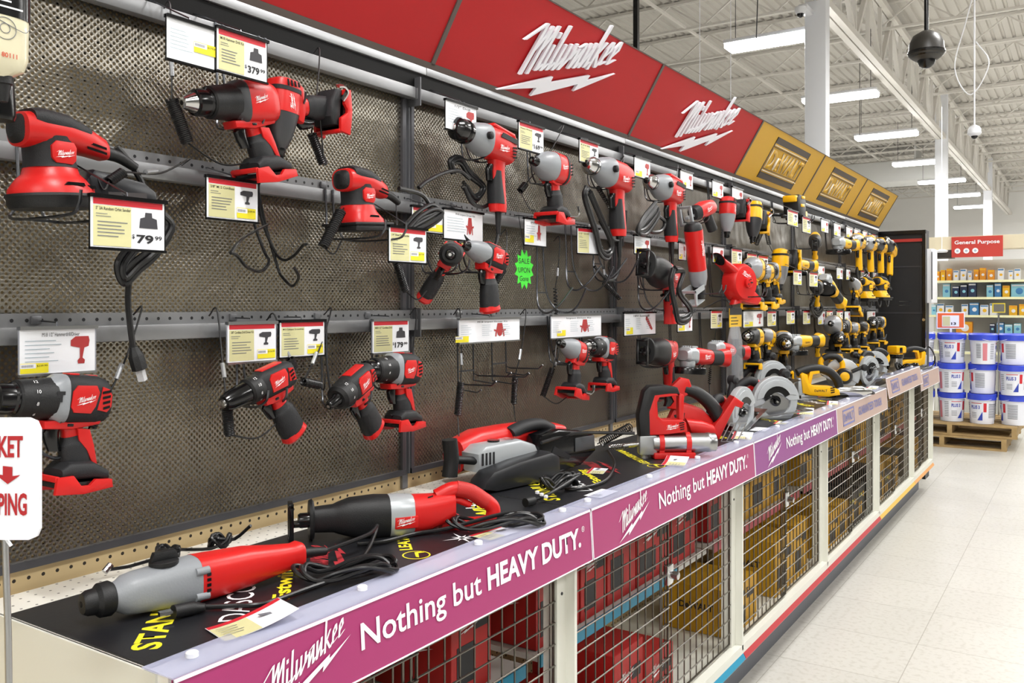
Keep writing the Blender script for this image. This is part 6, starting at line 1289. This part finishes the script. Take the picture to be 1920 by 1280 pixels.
# ------------------------------------------------------------------ boxes inside the cages
CBR = mat('red_carton', '#a81d1a', .5); CBY = mat('yellow_carton', '#c0900f', .5); CBB = mat('black_carton', '#1d1d20', .5)
def carton(lb, x0, y0, z0, dx, dy, dz, col, grp):
    r = root('tool_box', lb, 'box', grp, (x0, y0, z0))
    bm = BM(); box(bm, (0, 0, 0), (dx, dy, dz), .002); mesh('carton', bm, col, r, smooth=False)
    bm = BM(); box(bm, (dx, .02, dz*.12), (dx+.001, dy*.55, dz*.5)); box(bm, (dx, dy*.6, dz*.6), (dx+.001, dy*.9, dz*.75)); mesh('picture', bm, CBB if col != CBB else CBY, r, smooth=False)
    t = {CBR: ('logo', WHT), CBY: ('DeWALT', BPR), CBB: ('DeWALT', YPR)}[col]
    if t[0] == 'logo': logo(WHT, r, (dx + .0015, dy*.15, dz*.62), width=dy*.5, ang=8); logo(WHT, r, (dx*.3, -.001, dz*.4), (1, 0, 0), (0, 0, 1), width=dx*.5, ang=8)
    else: put_text(t[0], t[1], r, (dx + .0015, dy*.15, dz*.68), width=dy*.5, bold=.03); put_text(t[0], t[1], r, (dx*.25, -.001, dz*.5), (1, 0, 0), (0, 0, 1), width=dx*.5, bold=.03)
    return r
rr = random.Random(5); SH = Z0 + .347
for i in range(6):
    y = CB[i] + .05; k = 0; lim = CB[i+1] - .08
    while y < lim - .12:
        dy = min(rr.uniform(.16, .30), lim - y); dz = rr.uniform(.20, .27); col = CBR if i < 2 else (rr.choice([CBY, CBY, CBB]))
        if i == 2 and k == 0: col = CBR
        if not (i == 0 and k in (2,)):
            carton('%s tool box on the cage shelf of the %s cabinet, %s from the left' % ({CBR: 'red', CBY: 'yellow', CBB: 'black'}[col], CN[i], ORD[k]), .36 - .25, y, SH, .24, dy - .01, dz, col, 'tool boxes on the cage shelves')
        y += dy; k += 1
    y = CB[i] + .06; k = 0
    while y < lim - .15:
        dy = min(rr.uniform(.2, .32), lim - y); dz = rr.uniform(.14, .27); col = CBR if i < 2 else rr.choice([CBY, CBY, CBB])
        if not (i == 1 and y - CB[1] > .56) and not (i == 2 and k == 1):
            carton('%s tool box on the floor of the %s cabinet, %s from the left' % ({CBR: 'red', CBY: 'yellow', CBB: 'black'}[col], CN[i], ORD[k]), .44 - .28, y, Z0 + .001, .27, dy - .015, dz, col, 'tool boxes on the cage floors')
        y += dy; k += 1
# ------------------------------------------------------------------ standing sign at the lower left
zc = .93; A = atz(79, 783, zc); B = atz(75, 1012, zc); r = root('floor_sign', 'white sign with red lettering and a down arrow on a metal pole, left edge', 'sign', None, B)
rd = Vector((ca, sa, 0)); up = Vector((0, 0, 1)); hh = A.z - B.z; ww = .20
M = frame((0, 0, 0), rd, up)
bm = BM(); rc = .012; pts = [(0 - ww, 0), (-rc, 0), (-rc*.3, rc*.3), (0, rc), (0, hh-rc), (-rc*.3, hh-rc*.3), (-rc, hh), (-ww, hh)]
a = [bm.verts.new(M @ Vector((x, y, 0))) for x, y in pts]; b_ = [bm.verts.new(M @ Vector((x, y, -.004))) for x, y in pts]; bm.faces.new(a); bm.faces.new(b_)
for i in range(len(pts)): bm.faces.new((a[i], a[(i+1) % 8], b_[(i+1) % 8], b_[i]))
mesh('board', bm, mat('sign_white', '#eff1f8', .35), r, smooth=False)
SR = mat('sign_red_print', '#b01a22', .5); q = zc / F
put_text('KET', SR, r, M @ Vector((-79*q*.98, hh - (857-783)*q, .0008)), rd, up, width=46*q, height=40*q, bold=.03); put_text('PING', SR, r, M @ Vector((-78*q, (1012-966)*q, .0008)), rd, up, width=54*q, height=42*q, bold=.03)
bm = BM(); c0 = -60*q; y0 = (1012-907)*q
f = [bm.verts.new(M @ Vector((c0 + x*q, y0 + y*q, .0008))) for x, y in ((0, 0), (24, 17), (9, 15), (9, 32), (-9, 34), (-9, 17), (-24, 19))]; bm.faces.new(f); mesh('arrow', bm, SR, r, smooth=False)
bm = BM(); tube(bm, [M @ Vector((-76*q, .04, -.008)), M @ Vector((-68*q, -.1, -.008)), M @ Vector((-62*q, -.35, -.008))], .0035, n=10, smooth=False); tube(bm, [M @ Vector((-62*q, -.35, -.008)), M @ Vector((-62*q, -B.z, -.008))], .0035, n=10, smooth=False); mesh('pole', bm, STL, r)
bm = BM(); tube(bm, [M @ Vector((-70*q, -.0, -.006)), M @ Vector((-60*q, -.008, -.006))], .002, n=6); mesh('bracket', bm, WP2, r)
# ------------------------------------------------------------------ far bulb shelves
YS = 12.6
def S(x, y): return onY(x, y, YS)
L = S(1742, 470).x; Rr = L + 3.4; 
r = root('shelf_unit', 'white metal shelving with light bulb boxes behind the buckets', 'shelf', None, (0, YS, 0))
zs = [S(1850, y).z for y in (660, 625, 591, 557, 525)]
bm = BM(); box(bm, (L, .42, 0), (Rr, .45, S(1850, 484).z)); mesh('back_panel', bm, pegboard_mat('grey_pegboard', '#d4d2ca', '#55534e', rr=.14), r, smooth=False)
for i, z in enumerate(zs):
    bm = BM(); box(bm, (L, .0 if i else -.1, z - .025), (Rr, .42, z)); mesh('shelf', bm, WST, r, smooth=False)
    bm = BM(); box(bm, (L, -.006 if i else -.106, z - .026), (Rr, .0 if i else -.1, z + .003)); mesh('label_strip', bm, mat('cream_label_strip', '#e4e1b4', .5), r, smooth=False)
bm = BM(); 
for xx in (L + .02, L + 1.24, L + 2.46): box(bm, (xx, .405, 0), (xx + .03, .42, S(1850, 484).z))
mesh('upright', bm, WST, r, smooth=False)
BUL = [mat('box_orange', '#e8971c', .5), mat('box_white', '#e9e9ea', .5), mat('box_blue', '#3f7fb5', .5), mat('box_navy', '#22304f', .5), mat('box_yellow', '#f0b81e', .5), mat('box_teal', '#8cc8d8', .5)]
BN = ['orange', 'white', 'blue', 'navy', 'yellow', 'pale teal']
rowsB = [(zs[4], [(1754,1763,0),(1764,1773,4),(1775,1785,0),(1788,1798,1),(1801,1812,1),(1815,1823,1),(1826,1836,0),(1837,1849,0),(1852,1865,0),(1871,1883,1),(1891,1900,1),(1902,1914,1)], 22),
 (zs[3], [(1768,1782,5),(1786,1799,3),(1801,1814,3),(1816,1831,3),(1850,1863,5),(1865,1878,2),(1880,1894,4),(1896,1925,5)], 26),
 (zs[2], [(1747,1756,5),(1757,1771,1),(1773,1788,1),(1803,1816,1),(1818,1836,2),(1838,1854,1),(1856,1870,1),(1892,1908,4),(1911,1925,4)], 22),
 (zs[1], [(1793,1824,0),(1856,1866,3),(1869,1883,2),(1884,1899,5),(1901,1915,5)], 20)]
for ri, (z, items, hp) in enumerate(rowsB):
    for k, (a, b_, c) in enumerate(items):
        A = onY(a, 560, YS + .12); B = onY(b_, 560, YS + .12); h = hp / 1650.0 * 10.9 * (.85 + .3 * ((k*7+ri*3) % 5) / 5)
        rb = root('bulb_box', '%s bulb box, %s from the left on the %s bulb shelf' % (BN[c], ORD[k], ['top', 'second', 'third', 'fourth'][ri]), 'box', 'bulb boxes on the far shelves', (A.x, YS + .1, z + .001))
        w = B.x - A.x - .004
        bm = BM(); box(bm, (0, 0, 0), (w, .12, h), .002); mesh('carton', bm, BUL[c], rb, smooth=False)
        bm = BM(); lathe(bm, [(w*.25, -.0015), (w*.25, -.0005)], (w*.55, 0, h*.45), axis='y', n=14); mesh('bulb_picture', bm, [BUL[1], BUL[4], BUL[1], BUL[5], BUL[1], BUL[2]][c], rb, smooth=False)
        bm = BM(); box(bm, (w*.05, -.001, h*.82), (w*.95, 0, h*.93)); mesh('band', bm, [BUL[4], BUL[2], BUL[1], BUL[1], BUL[0], BUL[1]][c], rb, smooth=False)
r = root('category_sign', 'red hanging sign reading General Purpose with three white round symbols', 'sign', None, S(1785, 483))
w = S(1881, 483).x - S(1785, 483).x; h = S(1785, 445).z - S(1785, 483).z
bm = BM(); box(bm, (0, -.05, 0), (w, -.03, h)); mesh('board', bm, mat('category_red', '#c23a30', .45), r, smooth=False)
put_text('General Purpose', WHT, r, (w*.06, -.052, h*.58), (1,0,0), (0,0,1), width=w*.88, height=h*.24, bold=.02)
for i in range(3):
    bm = BM(); lathe(bm, [(h*.13, -.0535), (h*.13, -.051)], (w*(.12+.175*i), 0, h*.31), axis='y', n=20); mesh('symbol', bm, WHT, r, smooth=False)
    bm = BM(); lathe(bm, [(h*.06, -.0545), (h*.06, -.0535)], (w*(.12+.175*i), 0, h*.31), axis='y', n=10 if i else 6, caps=True); mesh('symbol_mark', bm, mat('pale_blue_print', '#a9bccb', .5), r, smooth=False)
r = root('shelf_canopy', 'beige and dark curved canopy above the bulb shelves', 'canopy', None, (0, YS, 0))
A = S(1742, 484); B = S(1785, 445); bm = BM(); box(bm, (A.x, -.02, A.z), (B.x, .3, A.z + .10)); mesh('dark_panel', bm, mat('canopy_dark', '#3a342e', .4), r, smooth=False)
bm = BM(); prism(bm, [(A.x, A.z + .10), (B.x + 2.8, A.z + .10), (B.x + 2.8, A.z + .27), (A.x, A.z + .27)], -.02, .3, axis='y'); mesh('beige_panel', bm, mat('canopy_beige', '#d8cdb0', .5), r, smooth=False)
bm = BM(); lathe(bm, [(.06, 0), (.075, .02), (.03, .04)], (S(1768, 472).x, -.1, S(1768, 474).z), n=20); tube(bm, [(S(1768, 472).x, -.1, S(1768, 474).z + .03), (S(1768, 472).x, -.1, 4.0)], .004, n=5); r2 = tag(mesh('pendant_lamp', bm, WP2), 'small white pendant disc left of the red category sign', 'lamp'); r2.location = (0, YS, 0)
# small stands on the bucket stack
P = atz(1783, 601, 9.6); r = root('stand_sign', 'orange framed price sign standing on the bucket stack', 'sign', None, P, (0, 0, YAW))
k = 9.6 / F
bm = BM(); box(bm, (-27*k, 0, -15*k), (26*k, .01, 16*k)); mesh('white_frame', bm, WP2, r, smooth=False); bm = BM(); box(bm, (-25*k, -.002, -13*k), (24*k, .0, 14*k)); mesh('orange_field', bm, mat('orange_print', '#f06a35', .5), r, smooth=False)
bm = BM(); box(bm, (-17*k, -.004, -11*k), (15*k, -.002, 10*k)); mesh('card', bm, WP2, r, smooth=False); bm = BM(); box(bm, (-16*k, -.005, -10*k), (-2*k, -.004, 8*k)); mesh('tan_panel', bm, TAN, r, smooth=False)
put_text('13', BPR, r, (0*k, -.0055, -8*k), (1,0,0), (0,0,1), width=9*k, height=5*k, bold=.03); bm = BM(); box(bm, (-2*k, .0, -34*k), (2*k, .008, -15*k)); mesh('stem', bm, WPL, r, smooth=False)
P = atz(1873, 577, 9.6); r = root('stand_sign', 'yellow framed dark sign on a thin post right of the orange sign', 'sign', None, P, (0, 0, YAW))
bm = BM(); box(bm, (-12*k, 0, -9*k), (12*k, .01, 9*k)); mesh('frame', bm, mat('frame_yellow', '#d8c23c', .4), r, smooth=False); bm = BM(); box(bm, (-10*k, -.003, -7*k), (10*k, .0, 7*k)); mesh('board', bm, mat('sign_grey', '#6d6a60', .5), r, smooth=False); bm = BM(); box(bm, (-1.5*k, .002, -P.z), (1.5*k, .01, -9*k)); mesh('post', bm, STL, r, smooth=False)
# ------------------------------------------------------------------ pallets and buckets
WOOD = mat('pallet_wood', '#b89a68', .7, vary=.5, bscale=9, bump=.3)
def pallet(lb, x0, y0, z0, w=1.02, d=1.1, y1=None):
    r = root('wood_pallet', lb, 'pallet', 'stacked wooden pallets', (x0, y0, z0))
    bm = BM()
    for q in range(3): box(bm, (w*q/2*.96, 0, .02), (w*q/2*.96 + .045, d, .105))
    mesh('stringer', bm, WOOD, r, smooth=False)
    bm = BM()
    for q in range(7): box(bm, (0, q*d/7, .105), (w, q*d/7 + .11, .123))
    mesh('deck_boards', bm, WOOD, r, smooth=False)
    bm = BM()
    for q in range(3): box(bm, (0, q*d/2.3, .0), (w, q*d/2.3 + .10, .02))
    mesh('bottom_boards', bm, WOOD, r, smooth=False)
PB_ = onZ(1896, 848, 0); px0 = PB_.x - 1.20; py0 = PB_.y
pallet('lower wooden pallet under the bucket stack', px0, py0, 0, 1.16); pallet('upper wooden pallet directly under the bucket stack', px0 + .05, py0 + .02, .125, 1.2)
BW = mat('bucket_white', '#e8eaf2', .35); BL = mat('bucket_blue_lid', '#3b4fd0', .35); NAV = mat('bucket_blue_print', '#2f45b0', .5); PINK = mat('bucket_pink_print', '#d9828c', .5)
def bucket(lb, x, y, z, yaw):
    r = root('plastic_bucket', lb, 'bucket', 'white buckets with blue lids on the pallets', (x, y, z), (0, 0, yaw))
    R = .126; H = .30
    bm = BM(); lathe(bm, [(R*.86, 0), (R*.97, H*.86), (R*1.03, H*.87), (R*1.03, H*.93)], n=32); mesh('body', bm, BW, r)
    bm = BM(); lathe(bm, [(R*1.05, H*.80), (R*1.06, H*.985), (R*1.0, H), (R*.9, H*.985)], n=32); mesh('lid', bm, BL, r)
    def wrap(b, a0, a1, z0, z1, n=8, tri=False):
        for i in range(n):
            t0, t1 = a0 + (a1-a0)*i/n, a0 + (a1-a0)*(i+1)/n
            def pt(t, z): rad = R*(.86 + .11*z/(H*.86)) + .0015; return b.verts.new((rad*math.sin(math.radians(t)), -rad*math.cos(math.radians(t)), z))
            zz1a = z0 + (z1-z0)*(i/n if tri else 1); zz1b = z0 + (z1-z0)*((i+1)/n if tri else 1)
            b.faces.new((pt(t0, z0), pt(t1, z0), pt(t1, max(zz1b, z0+.002)), pt(t0, max(zz1a, z0+.001))))
    P_(r, 'red_line', lambda b: wrap(b, -12, 38, H*.68, H*.70), RPR); P_(r, 'blue_wedge', lambda b: wrap(b, 18, 42, H*.12, H*.42, tri=True), NAV); P_(r, 'small_print', lambda b: [wrap(b, -12, 14, H*(.36-.05*q), H*(.375-.05*q), 4) for q in range(4)] + [wrap(b, -45, -25, H*(.66-.06*q), H*(.68-.06*q), 4) for q in range(9)] + [wrap(b, 70, 115, H*(.66-.045*q), H*(.68-.045*q), 5) for q in range(11)] + [wrap(b, -110, -88, H*(.66-.045*q), H*(.68-.045*q), 5) for q in range(11)], GPR)
    P_(r, 'red_panel', lambda b: wrap(b, 46, 60, H*.4, H*.7, 4), RPR); P_(r, 'pink_panel', lambda b: wrap(b, -80, -60, H*.12, H*.7, 4), PINK)
    rad = R*.945 + .002
    me, x0, x1, y0, y1 = text_mesh('PLUS 3', .03, 0); bm = BM(); bm.from_mesh(me)
    for v in bm.verts:
        t = math.radians(-12 + 42*(v.co.x-x0)/(x1-x0)); zz = H*.5 + (v.co.y-y0)/(y1-y0)*H*.12; rr_ = R*(.86 + .11*zz/(H*.86)) + .002; v.co = Vector((rr_*math.sin(t), -rr_*math.cos(t), zz))
    mesh('lettering', bm, NAV, r, smooth=False)
    P_(r, 'handle', lambda b: tube(b, [(-R*1.04, 0, H*.86), (-R*.9, -R*.6, H*.80), (0, -R*1.1, H*.78), (R*.9, -R*.6, H*.80), (R*1.04, 0, H*.86)], .002, n=5), BW)
rr = random.Random(3); zb = .25
nm = {0: 'far left', 1: 'second', 2: 'third', 3: 'right end'}
for lay in range(3):
    for cx_ in range(4):
        for cy in range(2):
            x = onY([1728, 1783, 1842, 1899][cx_], 700, py0 + .20 + cy*.3).x + rr.uniform(-.008, .008); y = py0 + .20 + cy * .30; yw = rr.uniform(-1.0, 1.0)
            if cy == 0: yw = [[-.9, .75, -.15, -1.2], [-.5, .8, -1.3, .2], [.1, .15, 1.9, -1.3]][lay][cx_] - .45
            bucket('white bucket with blue lid, %s layer, %s one of the %s row' % (['bottom', 'middle', 'top'][lay], nm[cx_], ['front', 'back'][cy]), x, y + (0.05 if (lay + cx_) % 2 else 0), zb + lay * .302, yw)

# ------------------------------------------------------------------ pieces of a part become its children
UNDER = {'jaw_hole': ['chuck'], 'chuck_jaw': ['chuck'], 'chuck_grooves': ['chuck'], 'clutch_number': ['clutch_ring'], 'bit_socket': ['bit_collar'], 'battery_slot': ['battery_foot'],
  'sticker_white': ['sticker'], 'barcode': ['sticker'], 'sticker_price': ['sticker'], 'title': ['card'], 'small_print': ['card', 'body', 'header_card'], 'price': ['card'], 'picture': ['card', 'carton'], 'red_band': ['card'], 'tan_panel': ['card'],
  'lettering': ['board', 'panel', 'sheet', 'carton', 'body', 'paper'], 'bold_lettering': ['board'], 'border': ['board', 'panel'], 'letter_shadow': ['panel'], 'small_letter': ['panel'], 'raised_bar': ['panel'], 'arrow': ['board'], 'symbol': ['board'], 'edging': ['board'],
  'wordmark': ['side_badge', 'side_label', 'side_panel', 'board', 'panel', 'sheet', 'carton', 'housing', 'motor_housing', 'fan_housing', 'upper_guard', 'gear_case'], 'hole_row': ['flange'], 'lock': ['mesh_door'], 'canister_label': ['dust_canister'], 'bit_hole': ['bit_holder'],
  'plug_prongs': ['plug'], 'prong_cover': ['plug'], 'plug_cover': ['plug'], 'arbor_bolt': ['arbor'], 'nozzle_opening': ['nozzle'], 'vent': ['side_panel', 'housing', 'gear_case', 'head', 'motor_housing', 'fan_housing'], 'skirt_slot': ['skirt'], 'star_print': ['sheet'], 'ring_print': ['sheet'],
  'small_print_line': ['card'], 'band': ['carton'], 'bulb_picture': ['carton'], 'red_line': ['body'], 'blue_wedge': ['body'], 'red_panel': ['body'], 'pink_panel': ['body'], 'header_band': ['header_card'], 'hammer_mark': ['gear_case'], 'switch_recess': ['motor_cap'], 'symbol_mark': ['board'], 'drawing': ['body'], 'label_top': ['body']}
def stem_(n): return n.split('.')[0]
for top in [o for o in SC.objects if o.parent is None and o.type == 'EMPTY']:
    kids = list(top.children)
    by = {}
    for k in kids: by.setdefault(stem_(k.name), k)
    for k in kids:
        for w in UNDER.get(stem_(k.name), []):
            if w in by and by[w] is not k and stem_(by[w].name) not in (): k.parent = by[w]; break
# each separate piece of these parts is a part of its own
def islands(me):
    n = len(me.vertices); p = list(range(n))
    def f(a):
        while p[a] != a: p[a] = p[p[a]]; a = p[a]
        return a
    for e in me.edges: p[f(e.vertices[0])] = f(e.vertices[1])
    g = {}
    for i in range(n): g.setdefault(f(i), []).append(i)
    return list(g.values())
for o in [o for o in SC.objects if o.type == 'MESH' and stem_(o.name) in ('side_panel', 'holder_rim', 'handle_stripe', 'knob', 'side_inlay', 'screw_boss', 'top_tab', 'push_pin', 'mode_dial', 'stringer')]:
    isl = islands(o.data)
    if len(isl) < 2: continue
    isl.sort(key=lambda q: -max(o.data.vertices[i].co.x for i in q))
    base = o.data
    for j, q in enumerate(isl):
        bm = BM(); bm.from_mesh(base); keep = set(q); bm.verts.ensure_lookup_table()
        bmesh.ops.delete(bm, geom=[v for v in bm.verts if v.index not in keep], context='VERTS')
        me = bpy.data.meshes.new(stem_(o.name)); bm.to_mesh(me); bm.free()
        for m_ in base.materials: me.materials.append(m_)
        if j == 0: o.data = me
        else:
            c = bpy.data.objects.new(stem_(o.name), me); COL.objects.link(c); c.parent = o.parent
